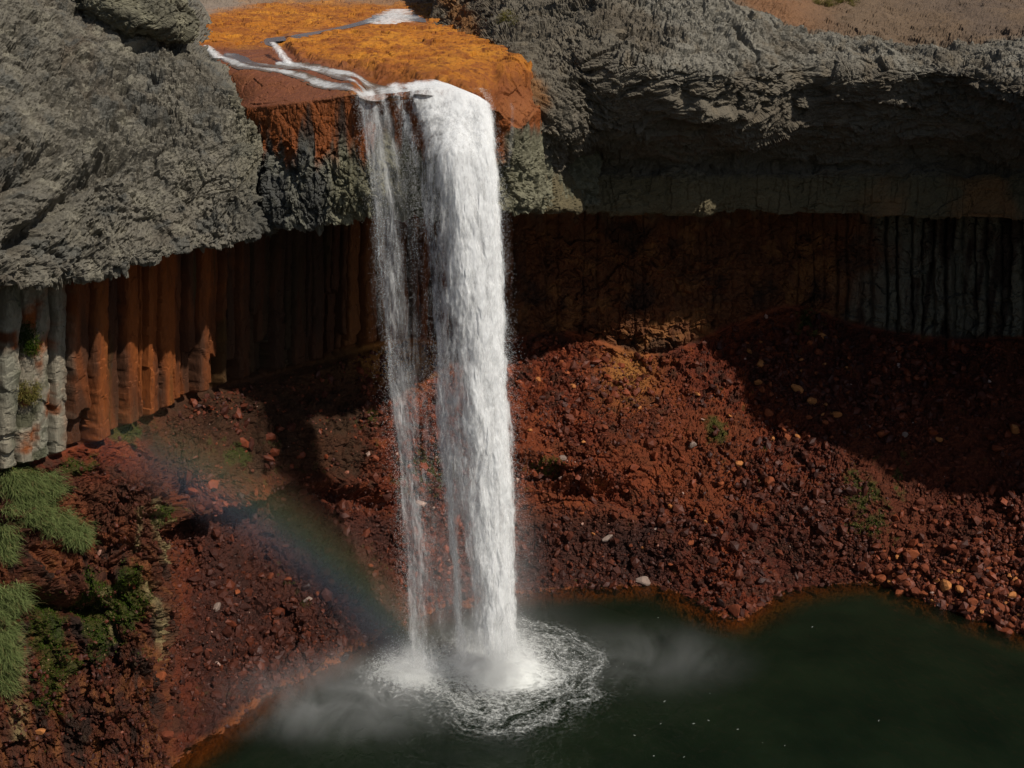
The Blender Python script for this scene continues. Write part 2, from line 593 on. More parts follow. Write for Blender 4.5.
# channel for the cascade drop
G2[..., 2] -= 0.06 * smask + 1.0 * lipw
flowbase = G.copy()
flowbase[..., 2] += (0.75 * terr + 0.9 * mound) * 0.0
BEDG = G.copy(); BEDPX, BEDPY = proj(BEDG)
t1 = fbm(G, 0.35, 51, 4); t2 = fbm(G, 1.4, 52, 4)
c = colour(G.shape[:2], (0.36, 0.125, 0.012))
blendc(c, (0.46, 0.18, 0.016), sstep(0.0, 0.5, t1))
blendc(c, (0.19, 0.052, 0.010), sstep(0.0, 0.45, t2 - 0.2 * t1) * 0.8)
blendc(c, (0.12, 0.032, 0.008), sstep(0.15, 0.45, fbm(G * np.array([1, 1, 2.5]), 2.6, 58, 4)) * 0.75)
blendc(c, (0.22, 0.065, 0.012), sstep(-0.05, 0.4, fbm(G, 0.5, 59, 4)) * 0.6)
blendc(c, (0.17, 0.046, 0.009), sstep(460, 500, PX) * sstep(70, 100, PY + 14 * t1) * 0.85)
blendc(c, (0.15, 0.042, 0.010), sstep(12, 3, np.abs(PY - tpy - 6) + 5 * t2) * sstep(290, 310, PX) * 0.7)
slab = sstep(-4, 4, PY - tpy) * sstep(390, 330, PX)
blendc(c, (0.15, 0.050, 0.024), slab * 0.9)
blendc(c, (0.24, 0.085, 0.03), sstep(470, 530, PX) * sstep(80, 110, PY) * 0.6)
blendc(c, (0.22, 0.17, 0.13), sstep(24, 8, PY + (PX - 200) * 0.22 + 6 * t1) * sstep(290, 250, PX))
blendc(c, (0.18, 0.14, 0.10), sstep(8, -4, PY + 4 * t1))
# front face: orange curtain near the lip, streaked black below, grey knobbly rock under it
streak = fbm(G * np.array([1.6, 1.6, 0.10]), 1.0, 55, 3)
blendc(c, (0.165, 0.043, 0.007), (1 - top))
blendc(c, (0.028, 0.02, 0.014), (1 - top) * sstep(-0.05, 0.25, streak + (PY - 150) * 0.006) * 0.9)
gcut = sstep(140, 168, PY + 26 * streak)
gcut = np.maximum(gcut, sstep(500, 512, PX) * sstep(122, 140, PY + 14 * streak))
blendc(c, (0.11, 0.105, 0.082), (1 - top) * gcut)
blendc(c, (0.03, 0.03, 0.028), (1 - top) * gcut * sstep(-0.1, 0.2, fbm(G, 0.7, 56, 4)) * 0.85)
blendc(c, (0.17, 0.155, 0.09), (1 - top) * gcut * sstep(318, 345, PX) * 0.6)
wet = np.clip(0.25 + 0.5 * smask + 0.4 * (1 - top) * gcut + 0.3 * slab, 0, 1)
bed = grid_mesh("riverbed", G2, M_BED, {"tint": c, "wet": wet}, False)
tag(bed, "orange iron stained riverbed ending in the lip under the stream", "riverbed", None, "structure")
BEDG2 = G2
print("bed", G.shape)

# ================================================================== RIGHT CLIFF CAP
def rcol(px, T0, T1, M1, M2, M3, bandtop, D, wallY, dirt=None):
    rows = [W(px, T0[0], T0[1]), W(px, T1[0], T1[1]), W(px, M1[0], M1[1]), W(px, M2[0], M2[1]), W(px, M3[0], M3[1]),
            W(px, bandtop[0] - 5, bandtop[1] + 1.0), W(px, bandtop[0] + 2, bandtop[1] + 0.1), W(px, D[0], D[1])]
    d = rows[-1]
    rows.append(W2(px, d[1] + 1.0, d[2] - 0.1))
    rows.append(W2(px, wallY, 37.5))
    return rows


Rc = [
    rcol(430, (-60, 180), (-20, 128), (18, 121), (60, 112), (120, 104), (170, 98), (212, 96), 108),
    rcol(470, (-70, 170), (-30, 122), (8, 113), (40, 104.5), (130, 92), (178, 87.5), (212, 87), 108),
    rcol(510, (-75, 165), (-35, 116), (18, 102), (66, 91.5), (138, 86.3), (180, 85.8), (211, 87), 109),
    rcol(550, (-75, 160), (-35, 112), (18, 100), (65, 92), (125, 88), (176, 92.5), (209, 91.5), 109.5),
    rcol(610, (-70, 160), (-35, 107), (8, 98), (62, 90.8), (122, 93), (174, 102.5), (211, 101.5), 111.5),
    rcol(680, (-60, 160), (-20, 105), (20, 97), (72, 91.0), (118, 93.4), (173, 102), (213, 103), 113),
    rcol(750, (-60, 160), (2, 106), (35, 98.5), (76, 94.5), (122, 97.0), (172, 106), (214, 107), 113.5),
    rcol(830, (-60, 160), (36, 107), (50, 102), (72, 99.5), (118, 102.0), (172, 107.5), (214, 107.5), 114),
    rcol(930, (-60, 160), (40, 108), (54, 102.5), (72, 99.5), (124, 102.6), (172, 107.5), (216, 106.5), 111.5),
    rcol(1024, (-60, 160), (40, 107), (60, 100), (92, 95.5), (140, 98.6), (176, 104.0), (219, 102.5), 109),
    rcol(1120, (-70, 160), (38, 98), (70, 91), (110, 87), (150, 91), (195, 96), (230, 94), 102),
]
for (xx, yy, dx) in ((57, 84, 1), (72, 76, 1), (86, 60, 1), (98, 30, 1), (104, 4, 1)):  # out-of-view rim, shaped so its shadow reaches the right slope
    Rc.append([np.array(p, float) for p in [(xx + 90, yy + 40, 60), (xx + 8, yy + 5, 48), (xx + 3, yy, 45.5), (xx, yy - 2, 42.5), (xx + 3, yy + 1, 39.5), (xx + 4, yy + 2, 36.8), (xx + 2.5, yy + 1, 36.3), (xx + 2, yy, 33.5), (xx + 3, yy + 1, 33.4), (xx + 9, yy + 8, 36)]])
su = steps(Rc, 0, STEP, 170); sv = steps(Rc, 1, STEP, 110); sv[0] = 200
su[-5:] = [120, 100, 70, 50, 40]
G = loft(Rc, su, sv)
G = blur(G, 2)
PX, PY = proj(G)
N = normals(G, (0, 0, 60))
jit = 40 * fbm(G, 0.3, 61, 3)
wv = sstep(80, 60, PY + jit * 0.4) * sstep(600, 660, PX + jit)          # slender vertical columns along the rim
wf = sstep(620, 560, PX + jit)
rel = relief(G, [((0.85, 0.1, -0.5), wf + 0.01), ((0.08, 0.1, 1.0), wv * 1.2), ((0.95, 0.15, 0.18), np.full(G.shape[:2], 0.4))], (0.42, 0.28, 0.15, 0.4), 2.6, 21, 1.6)
band = sstep(170, 182, PY)
rows_top = sstep(0, 1, 0)
damp = 1 - 0.6 * band
vrow = np.broadcast_to(np.arange(G.shape[1])[None, :], G.shape[:2])
damp = damp * (1 - 0.9 * sstep(sv[0] + 10, sv[0] - 30, vrow))
colm = fbm(np.stack([G[..., 0] * 0.7, G[..., 1] * 0.7, G[..., 2] * 0.05], -1), 1.0, 63, 3)
rel += 0.9 * sstep(0.0, 0.35, fbm(G * np.array([0.5, 0.5, 1.2]), 0.35, 64, 3)) * np.exp(-((PY - 118 - 0.06 * (PX - 740)) / 17) ** 2) * sstep(630, 680, PX) * sstep(850, 800, PX)
rel = rel * damp + 0.35 * band * np.round(colm * 3) / 2
dz = sstep(sv[0] + 12, sv[0] - 10, vrow)
rel += dz * (0.9 * fbm(G, 0.16, 160, 4) + 0.22 * chunks(G, 0.8, 161, 0.8, 0.1) * sstep(-0.1, 0.3, fbm(G, 0.12, 162, 3)) + 0.08 * chunks(G, 2.2, 163, 0.8))
G2 = G + N * rel[..., None]
t1 = fbm(G, 0.2, 66, 4); t2 = fbm(G, 1.0, 67, 4)
c = colour(G.shape[:2], (0.118, 0.100, 0.074))
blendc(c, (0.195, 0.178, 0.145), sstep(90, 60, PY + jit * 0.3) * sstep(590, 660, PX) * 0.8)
blendc(c, (0.085, 0.066, 0.045), sstep(-0.1, 0.4, t1) * 0.75)
blendc(c, (0.15, 0.12, 0.082), sstep(0.1, 0.5, t2) * 0.6)
blendc(c, (0.115, 0.092, 0.046), band * 0.8)
blendc(c, (0.20, 0.10, 0.04), band * sstep(0.0, 0.4, t1) * sstep(820, 930, PX) * 0.8)
dirt = sstep(sv[0] + 14, sv[0] - 6, vrow + 10 * t2)
blendc(c, (0.125, 0.082, 0.050), dirt)
blendc(c, (0.19, 0.085, 0.036), dirt * sstep(0.0, 0.4, t1 + 0.2) * sstep(860, 780, PX) * sstep(700, 760, PX) * 0.7)
blendc(c, (0.085, 0.068, 0.048), dirt * sstep(600, 540, PX) * 0.8)
blendc(c, (0.10, 0.07, 0.05), dirt * sstep(-0.05, 0.35, fbm(G, 0.12, 68, 3)) * sstep(880, 950, PX) * 0.7)
bd = polydist(PX, PY, [(440, -10, 1), (455, 8, 1), (480, 48, 1), (520, 82, 1), (540, 105, 1), (512, 138, 1)])
blendc(c, (0.20, 0.085, 0.022), sstep(16, 3, bd + 9 * t2) * 0.75)
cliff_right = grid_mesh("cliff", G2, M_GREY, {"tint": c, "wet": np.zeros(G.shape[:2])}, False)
tag(cliff_right, "dark grey basalt cliff overhanging the right side of the gorge", "cliff", None, "structure")
RCG2, RCPX, RCPY = G2, PX, PY
print("right cap", G.shape)

# ================================================================== WALL + TALUS
def tcol(px, wall, talus, H, wt_dy=0.0):
    """wall=(py,Y) at the foot; talus list of (px,py,Y); H=(px,py)"""
    base = W(px, wall[0], wall[1])
    topz = 37.2
    rows = [W2(px, wall[1] + wt_dy, topz), W2(px, wall[1] + wt_dy * 0.4, base[2] + 0.45 * (topz - base[2])), base]
    rows += [W(*t) for t in talus]
    h = WH(*H)
    rows.append(h)
    ctr = np.array([0, 62.0, 0])
    dv = ctr - h; dv[2] = 0
    L = np.linalg.norm(dv); dv /= L
    rows.append(h + dv * 5 + np.array([0, 0, -3.2]))
    rows.append(h + dv * 13 + np.array([0, 0, -8]))
    return rows


Tc = []
def off(x, y, base, sh):
    rows = [np.array(p, float) for p in [(x, y, 37.2), (x, y, 31), (x, y, base)]]
    s = np.array([sh[0], sh[1], 0.0])
    for t in (0.2, 0.45, 0.72):
        rows.append(rows[2] * (1 - t) + s * t)
    rows.append(s)
    dv = np.array([0, 62., 0]) - s; dv /= np.linalg.norm(dv)
    rows += [s + dv * 5 + np.array([0, 0, -3.2]), s + dv * 13 + np.array([0, 0, -8])]
    return rows
Tc.append(off(-48, 6, 21, (-32, 8)))
Tc.append(off(-43, 36, 21, (-30, 38)))
Tc.append(tcol(-120, (480, 63), [(-120, 540, 65), (-120, 610, 61), (-120, 720, 58)], (-120, 815)))
Tc.append(tcol(0, (470, 68.5), [(0, 525, 67), (0, 600, 65), (0, 690, 63)], (0, 800)))
Tc.append(tcol(75, (450, 73), [(75, 500, 72), (80, 585, 69), (88, 670, 66.7)], (95, 786)))
Tc.append(tcol(130, (425, 77.5), [(130, 492, 74), (130, 545, 71.5), (135, 650, 68)], (138, 779)))
Tc.append(tcol(160, (410, 80.5), [(156, 503, 74.3), (161, 548, 72.6), (162, 650, 69.4)], (168, 769)))
Tc.append(tcol(178, (401, 82.5), [(174, 496, 79.5), (177, 538, 80), (182, 650, 74.2)], (188, 757)))
Tc.append(tcol(200, (392, 84.5), [(200, 485, 80), (205, 520, 82), (215, 640, 77)], (222, 733)))
Tc.append(tcol(250, (378, 90), [(250, 470, 86), (250, 512, 87), (262, 610, 82)], (270, 697)))
Tc.append(tcol(320, (360, 98), [(320, 440, 92), (325, 515, 89.5), (330, 590, 85)], (335, 662)))
Tc.append(tcol(400, (338, 103), [(400, 420, 98), (400, 500, 94), (400, 565, 90.6)], (400, 628)))
Tc.append(tcol(480, (342, 107), [(480, 420, 101), (480, 500, 96.5), (480, 555, 94)], (480, 602)))
Tc.append(tcol(560, (330, 112), [(560, 420, 103.5), (560, 500, 98.5), (560, 555, 95.3)], (560, 592)))
Tc.append(tcol(650, (352, 113), [(650, 430, 104), (650, 500, 98.5), (650, 555, 94.5)], (650, 588)))
Tc.append(tcol(735, (322, 115), [(735, 430, 103), (735, 510, 96.5), (735, 575, 91.5)], (735, 622)))
Tc.append(tcol(790, (304, 117), [(790, 430, 103), (790, 510, 97), (790, 560, 94)], (790, 594)))
Tc.append(tcol(865, (324, 115), [(865, 430, 103), (865, 510, 96.5), (865, 558, 93.8)], (865, 584)))
Tc.append(tcol(945, (336, 113), [(945, 430, 102.5), (945, 510, 95.5), (945, 568, 90.5)], (945, 610)))
Tc.append(tcol(1024, (335, 109), [(1024, 430, 100), (1024, 515, 92.5), (1024, 585, 87.5)], (1024, 637)))
Tc.append(tcol(1150, (340, 102), [(1150, 440, 94), (1150, 525, 87), (1150, 605, 81.5)], (1150, 670)))
Tc.append(off(80, 84, 20, (58, 66)))
Tc.append(off(96, 62, 20, (72, 50)))
Tc.append(off(106, 32, 20, (84, 28)))
Tc.append(off(112, 2, 20, (88, 6)))
su = steps(Tc, 0, STEP, 140); sv = steps(Tc, 1, STEP, 120)
su[0] = su[1] = 70; su[-4:] = [70, 70, 60, 60]
sv[-2:] = [30, 20]
G = loft(Tc, su, sv)
for _ in range(6):
    G[:, :, :] = blur(G, 1)
PX, PY = proj(G)
N = normals(G, (0, 40, 40))
nw = sum(sv[:2])                       # wall-foot row
vrow = np.broadcast_to(np.arange(G.shape[1])[None, :], G.shape[:2])
nshore = sum(sv[:6])
# -- wall columns
sarc = np.concatenate([[0], np.cumsum(np.linalg.norm(np.diff(G[:, nw // 2, :], axis=0), axis=1))])
S = sarc[:, None] + 0.25 * fbm(G, np.array([0.3, 0.3, 0.25]), 71, 3) + 0.12 * fbm(G, 1.5, 72, 2)
r1 = np.random.default_rng(5)
wd = r1.uniform(0.7, 1.7, 400)
edges = np.concatenate([[-20], -20 + np.cumsum(wd)])
k = np.clip(np.searchsorted(edges, S) - 1, 0, 398)
loc = (S - edges[k]) / wd[k]
offk = (r1.uniform(-0.3, 0.3, 400) + 0.4 * np.sin(np.arange(400) * 0.55) * r1.random(400))[k]
skew = r1.uniform(-0.5, 0.5, 400)[k]
prof = 1 - np.clip(np.abs(loc - 0.5) * 2 - 0.55, 0, 1) / 0.45 * 0.9
brk = np.where(PX < 400, r1.uniform(20.5, 27, 400)[k], r1.uniform(21, 33, 400)[k]) + 1.2 * fbm(G, 0.8, 73, 2)
wallrel = offk + 0.38 * prof + skew * (loc - 0.5) - 0.9 * sstep(0.12, -0.12, G[..., 2] - brk) * r1.uniform(-0.2, 1.2, 400)[k] - 0.8 * np.exp(-(np.minimum(loc, 1 - loc) * wd[k] / 0.13) ** 2) * (r1.random(400)[k] > 0.35)
nzx = 45 * fbm(G, 0.22, 175, 4)
mid = sstep(470, 540, PX + nzx) * sstep(900, 820, PX + nzx)             # broken bedded rock in the middle of the wall
qw = G + np.stack([fbm(G, 0.45, 171 + i, 4) for i in range(3)], -1) * 1.3
bedd = 0.7 * chunks(qw * np.array([0.6, 0.6, 1.1]), 0.5, 74, 1.1, 0.1) + 0.4 * chunks(qw * np.array([0.8, 0.8, 1.2]), 1.3, 75, 1.1, 0.1) + 0.3 * fbm(qw, 0.8, 78, 5, 0.65, True)
wallrel = wallrel * (1 - 0.75 * mid) + bedd * (0.015 + 0.12 * sstep(80, 65, PX) + 0.5 * sstep(840, 890, PX) + 0.75 * mid * sstep(33, 27, G[..., 2]))
wallrel += 0.09 * chunks(G * np.array([1, 1, 0.22]), 2.2, 76) + 0.05 * (sstep(860, 880, PX) + mid) * chunks(G, 2.2, 77)
# -- talus
q = G + np.stack([fbm(G, 0.4, 81 + i, 3) for i in range(3)], -1) * 0.7
soil = sstep(0.02, 0.3, fbm(G, 0.11, 180, 3) + 0.5 * np.exp(-(((PX - 705) / 60) ** 2 + ((PY - 425) / 50) ** 2)) + 0.5 * np.exp(-(((PX - 260) / 80) ** 2 + ((PY - 445) / 35) ** 2)))
tal = 1.1 * fbm(G, 0.12, 84, 4) + (1 - 0.3 * soil) * (0.55 * chunks(q, 0.5, 85, 0.8, 0.2) * (0.35 + 0.65 * sstep(-0.1, 0.3, fbm(G, 0.15, 89, 3))) + 0.28 * chunks(q, 1.25, 86, 0.9) + 0.17 * chunks(q, 2.7, 87, 0.9) + 0.06 * chunks(q, 5.5, 88, 0.9) - 0.5 * sstep(0.2, 0.45, fbm(q, 0.9, 83, 4, 0.6)))
# rock bands: stepped ledges
def hband(px0, px1, pyf, wid, soft=20):
    f = np.interp(PX, [a for a, _ in pyf], [b for _, b in pyf])
    return sstep(px0 - soft, px0 + soft, PX) * sstep(px1 + soft, px1 - soft, PX) * np.exp(-((PY - f - 5 * fbm(G, 0.5, 90, 3)) / wid) ** 2)
ledgeR = [(515, 452), (560, 468), (600, 476), (650, 492)]
tal += 1.3 * hband(515, 640, ledgeR, 8) - 0.7 * hband(515, 640, [(a, b + 20) for a, b in ledgeR], 8) + 0.5 * hband(515, 620, [(a, b + 34) for a, b in ledgeR], 7)
ledgeL = [(165, 516), (200, 500), (245, 486), (300, 478), (380, 488)]
tal += 1.2 * hband(165, 400, ledgeL, 8) - 1.4 * hband(165, 400, [(a, b + 17) for a, b in ledgeL], 7)
ledgeP = [(30, 575), (70, 590), (110, 590), (150, 560)]
tal += 1.5 * hband(30, 150, ledgeP, 12, 12) - 1.6 * hband(30, 110, [(a, b + 20) for a, b in ledgeP], 8, 10)
tal += 0.7 * hband(520, 900, [(500, 360), (640, 372), (760, 340), (900, 340)], 10) * 0.4
foot = np.exp(-((vrow - nw - 8 * fbm(G, 0.25, 196, 3)) / 16.0) ** 2)
tal += foot * sstep(440, 480, PX) * (1.0 * chunks(q, 0.55, 198, 1.0, 0.2) + 0.35 * chunks(q, 1.3, 199, 1.0, 0.2) + 0.3)
wallrel += foot * sstep(440, 480, PX) * 0.9 * chunks(q, 0.55, 198, 1.0, 0.2)
wm = sstep(nw + 5, nw - 3, vrow + 7 * foot * 0)
tm = sstep(nw + 2, nw + 14, vrow)
promo = sstep(185, 160, PX) * sstep(460, 500, PY)
blk = np.maximum(np.exp(-(((PX - 575) / 65) ** 2 + ((PY - 478) / 22) ** 2)), np.exp(-(((PX - 270) / 110) ** 2 + ((PY - 500) / 18) ** 2)))
tal += blk * (1.7 * chunks(q * np.array([0.6, 0.6, 1.4]), 0.5, 191, 0.7, 0.35) + 0.55 * chunks(q, 1.1, 192, 1.0, 0.3))
tal += 1.0 * np.exp(-(((PX - 140) / 22) ** 2 + ((PY - 530) / 24) ** 2)) - 0.8 * np.exp(-(((PX - 112) / 26) ** 2 + ((PY - 588) / 14) ** 2))
tal += promo * (0.55 * chunks(q * np.array([1.2, 1.2, 0.28]), 0.8, 193, 0.9, 0.4) + 0.3 * chunks(q * np.array([1.2, 1.2, 0.3]), 2.0, 194, 0.9, 0.4))
tal += promo * (0.7 * chunks(q * np.array([1, 1, 0.8]), 0.36, 91, 0.9, 0.3) + 0.5 * chunks(q * np.array([0.7, 0.7, 1.2]), 0.9, 79, 0.9, 0.3))
shore = sstep(nshore - 60, nshore, vrow)
rel = wallrel * wm + tal * tm * (1 - 0.35 * shore)
under = sstep(nw - 6, nw + 1, vrow) * sstep(nw + 16, nw + 4, vrow)
rel -= 0.8 * under * sstep(470, 330, PX)                     # dark undercut at the foot of the columns
G2 = G + N * rel[..., None]
t1 = fbm(G, 0.16, 92, 4); t2 = fbm(G, 0.7, 93, 4); t3 = fbm(G, 2.4, 94, 3)
vst = fbm(G * np.array([0.8, 0.8, 0.07]), 1.0, 95, 3)
# wall tint
cw = colour(G.shape[:2], (0.135, 0.036, 0.008))
blendc(cw, (0.21, 0.056, 0.010), sstep(-0.1, 0.35, vst) * sstep(380, 90, PX) * 0.9)
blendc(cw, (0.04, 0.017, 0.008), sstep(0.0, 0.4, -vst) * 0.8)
blendc(cw, (0.022, 0.032, 0.006), sstep(0.12, 0.35, fbm(G * np.array([0.9, 0.9, 0.05]), 1.0, 96, 2)) * sstep(60, 180, PX) * sstep(380, 330, PX) * 0.6)
blendc(cw, (0.10, 0.036, 0.012), mid * 0.8)
blendc(cw, (0.19, 0.075, 0.022), mid * sstep(0.05, 0.4, fbm(qw, 0.5, 98, 4)) * 0.8)
blendc(cw, (0.02, 0.012, 0.008), mid * sstep(0.1, 0.4, fbm(G, 0.3, 197, 4)) * 0.7)
blendc(cw, (0.105, 0.094, 0.062), sstep(470, 540, PX) * sstep(30, 34, G[..., 2] + 2 * t2) * sstep(-0.3, 0.2, vst + 0.1) * 0.8)
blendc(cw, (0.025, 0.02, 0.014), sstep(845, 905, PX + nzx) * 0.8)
blendc(cw, (0.13, 0.115, 0.080), sstep(835, 905, PX + nzx) * sstep(-0.25, 0.15, vst + 0.12 + 0.25 * t2) * 0.9)
blendc(cw, (0.19, 0.183, 0.14), sstep(75, 58, PX + 10 * t2) * sstep(-0.4, 0.1, t2 + 0.1) * 0.85)
blendc(cw, (0.035, 0.04, 0.015), sstep(30, 12, np.abs(PX - 28)) * sstep(0.0, 0.3, t2) * 0.7)
blendc(cw, (0.026, 0.013, 0.006), sstep(180, 250, PX + 25 * t2) * sstep(385, 350, PX) * 0.8)  # wall colour darkened here to deepen the shade under the overhang
blendc(cw, (0.16, 0.055, 0.014), sstep(340, 352, PX + 4 * t2) * sstep(392, 375, PX) * 0.7)
# talus tint
ct = colour(G.shape[:2], (0.118, 0.020, 0.0055))
blendc(ct, (0.075, 0.014, 0.006), sstep(-0.1, 0.4, t1))
blendc(ct, (0.20, 0.041, 0.009), sstep(0.05, 0.45, t2) * 0.7)
blendc(ct, (0.035, 0.018, 0.010), sstep(0.05, 0.4, -t2 + 0.4 * t3) * 0.7)
blendc(ct, (0.165, 0.038, 0.010), soil * sstep(450, 540, PX) * 0.6)
blendc(ct, (0.40, 0.16, 0.030), np.exp(-(((PX - 370) / 70) ** 2 + ((PY - 358) / 22) ** 2)) * 0.95)
blendc(ct, (0.30, 0.125, 0.028), np.exp(-(((PX - 628) / 26) ** 2 + ((PY - 375) / 28) ** 2)) * 0.9)
blendc(ct, (0.036, 0.012, 0.008), sstep(170, 210, PX) * sstep(430, 380, PX) * sstep(490, 530, PY) * 0.85)  # lower left slope darkened in colour so the cast shadow's edge shows less
blendc(ct, (0.034, 0.016, 0.006), sstep(110, 190, PX) * sstep(400, 340, PX) * sstep(510, 460, PY) * 0.85)  # upper left slope darkened in colour to mute the same shadow
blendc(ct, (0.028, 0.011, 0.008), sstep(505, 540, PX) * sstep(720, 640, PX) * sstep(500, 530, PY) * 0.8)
blendc(ct, (0.20, 0.055, 0.011), sstep(nshore - 14, nshore - 2, vrow + 6 * t2) * 0.9)
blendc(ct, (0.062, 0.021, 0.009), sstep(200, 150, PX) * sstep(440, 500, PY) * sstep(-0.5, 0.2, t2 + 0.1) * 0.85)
blendc(ct, (0.15, 0.04, 0.012), promo * sstep(0.1, 0.4, fbm(G, 0.35, 97, 3)) * 0.7)
pst = fbm(G * np.array([1.3, 1.3, 0.12]), 1.0, 195, 4)
blendc(ct, (0.16, 0.055, 0.016), promo * sstep(0.1, 0.35, pst) * sstep(530, 560, PY) * 0.8)
blendc(ct, (0.02, 0.011, 0.007), promo * sstep(0.08, 0.35, -pst) * sstep(530, 560, PY) * 0.85)
blendc(ct, (0.060, 0.014, 0.006), sstep(720, 860, PX) * 0.55)  # right slope colour lowered in place of dimmer sunlight
mossm = np.zeros(G.shape[:2])
for (mx, my, rx, ry, a) in [(55, 650, 22, 45, 1.0), (100, 620, 20, 40, 1.0), (130, 600, 14, 40, 0.9), (88, 590, 10, 25, .8), (130, 430, 22, 10, .9), (75, 468, 25, 10, .7), (160, 515, 8, 12, .8), (868, 505, 30, 40, .55), (895, 480, 16, 26, .5), (715, 430, 14, 22, .7), (735, 420, 12, 14, .5), (540, 468, 22, 8, .6), (430, 470, 30, 25, .8), (250, 455, 40, 20, .4), (370, 420, 30, 14, .45), (810, 320, 14, 22, .55), (20, 480, 30, 20, .8)]:
    mossm = np.maximum(mossm, a * np.exp(-(((PX - mx) / rx) ** 2 + ((PY - my) / ry) ** 2)))
mossm = sstep(0.25, 0.6, mossm + 0.5 * t2 + 0.3 * t3)
blendc(ct, (0.035, 0.05, 0.007), mossm * 0.75)
# pale mineral streaks down the promontory
for (x0, y0, x1, y1, w_) in [(152, 505, 160, 560, 3.5), (140, 515, 136, 548, 2.5), (146, 585, 166, 655, 5), (105, 596, 112, 640, 4), (25, 640, 20, 740, 7)]:
    t = np.clip((PY - y0) / (y1 - y0), 0, 1)
    d = np.abs(PX - (x0 + (x1 - x0) * t) - 2 * t3) / w_
    blendc(ct, (0.22, 0.165, 0.075), np.exp(-d * d) * (PY > y0 - 4) * (PY < y1 + 4) * (0.75 + 0.5 * t3))
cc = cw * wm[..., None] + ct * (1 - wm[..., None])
blendc(cc, (0.16, 0.075, 0.018), sstep(nshore, nshore + 12, vrow))
blendc(cc, (0.03, 0.04, 0.018), sstep(nshore + 12, nshore + 34, vrow))
wet = np.clip(0.2 + 0.55 * sstep(480, 560, PY) * sstep(760, 640, PX) + 0.2 * wm * 0, 0, 1) * sstep(-0.4, 0.2, t2 + 0.1)
iw = nw + 6
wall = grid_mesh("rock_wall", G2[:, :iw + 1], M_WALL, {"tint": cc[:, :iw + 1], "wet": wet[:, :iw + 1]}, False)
tag(wall, "rust brown columnar rock wall in the shade under the overhang", "rock wall", None, "structure")
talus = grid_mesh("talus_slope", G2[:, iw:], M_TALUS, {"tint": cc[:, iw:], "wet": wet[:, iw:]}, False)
tag(talus, "red brown rubble slope between the rock wall and the pool", "slope", None, "structure")
TG, TPX, TPY, TV = G2, PX, PY, vrow
print("talus", G.shape)
shoreline = G[:, nshore, :].copy()

# far ground: one big sheet behind the rims so nothing ends in the void
b = NT("plateau_soil"); v = b.pos()
M_SOIL = b.done(b.ramp(b.noise(v, 0.15, 8, 0.65), [(0.3, (0.12, 0.085, 0.055)), (0.7, (0.26, 0.17, 0.10))]), 0.95, b.bump(b.noise(v, 1.2, 8, 0.7), 0.6, 0.5))
gx = np.linspace(-900, 900, 181); gy = np.linspace(150, 1500, 136)
GG = np.stack(np.meshgrid(gx, gy, indexing='ij') + [np.zeros((181, 136))], -1)
GG[..., 2] = 47 + 0.13 * (GG[..., 1] - 150) * 0.9 + 14 * fbm(GG, 0.006, 99, 4)
GG[..., 2] -= 8 * np.exp(-((GG[..., 0] + 10) / 40) ** 2)
hills = grid_mesh("plateau", GG, M_SOIL)
tag(hills, None, None, None, "structure")

# ================================================================== POOL
cx, cy = np.linspace(-46, 60, 260), np.linspace(-6, 100, 260)
PG = np.stack(np.meshgrid(cx, cy, indexing='ij') + [np.zeros((260, 260))], -1)
# distance to shoreline -> depth
sh2 = shoreline[::3, :2]
flat = PG.reshape(-1, 3)[:, :2].astype(F32)
dist = np.full(len(flat), 1e9, F32)
for a in sh2.astype(F32):
    np.minimum(dist, ((flat - a) ** 2).sum(1), out=dist)
dist = np.sqrt(dist).reshape(260, 260)
b = NT("pool_water")
v = b.pos()
shal = b.attr("shore")
wn = b.math('ADD', b.noise(b.pos((1, 0.55, 1)), 1.6, 5, 0.6, 0.6), b.math('MULTIPLY', b.noise(b.pos((1, 0.4, 1), (0, 0, 0.4)), 0.35, 4, 0.55), 1.8))
nm = b.bump(b.math('ADD', wn, b.math('MULTIPLY', b.noise(b.pos((1, 0.45, 1), (0, 0, -0.5)), 4.5, 3, 0.6), 0.35)), 0.9, 0.17)
murk = b.n("ShaderNodeBsdfDiffuse")
b.set(murk.inputs[0], b.ramp(b.noise(v, 0.12, 4, 0.6), [(0.35, (0.0042, 0.0080, 0.0042)), (0.7, (0.0085, 0.0140, 0.0068))]))
trn = b.n("ShaderNodeBsdfTransparent"); b.set(trn.inputs[0], (0.85, 0.72, 0.42))
alpha = b.mr(b.math('ADD', shal, b.math('MULTIPLY', b.math('SUBTRACT', b.noise(v, 0.5, 4), 0.5), 1.6)), 0.0, 3.8, 0.25, 1.0)
ms = b.n("ShaderNodeMixShader"); b.set(ms.inputs[0], alpha); b.t.links.new(trn.outputs[0], ms.inputs[1]); b.t.links.new(murk.outputs[0], ms.inputs[2])
gl = b.n("ShaderNodeBsdfGlossy"); b.set(gl.inputs['Roughness'], 0.12); b.t.links.new(nm, gl.inputs['Normal'])
fr = b.n("ShaderNodeFresnel", i_IOR=1.33); b.t.links.new(nm, fr.inputs['Normal'])
ms2 = b.n("ShaderNodeMixShader"); b.t.links.new(fr.outputs[0], ms2.inputs[0]); b.t.links.new(ms.outputs[0], ms2.inputs[1]); b.t.links.new(gl.outputs[0], ms2.inputs[2])
b.t.links.new(ms2.outputs[0], b.out.inputs[0])
M_POOL = b.m
pool = grid_mesh("pool", PG, M_POOL, {"shore": dist})
tag(pool, "dark green plunge pool at the foot of the waterfall", "pool", None, "structure")

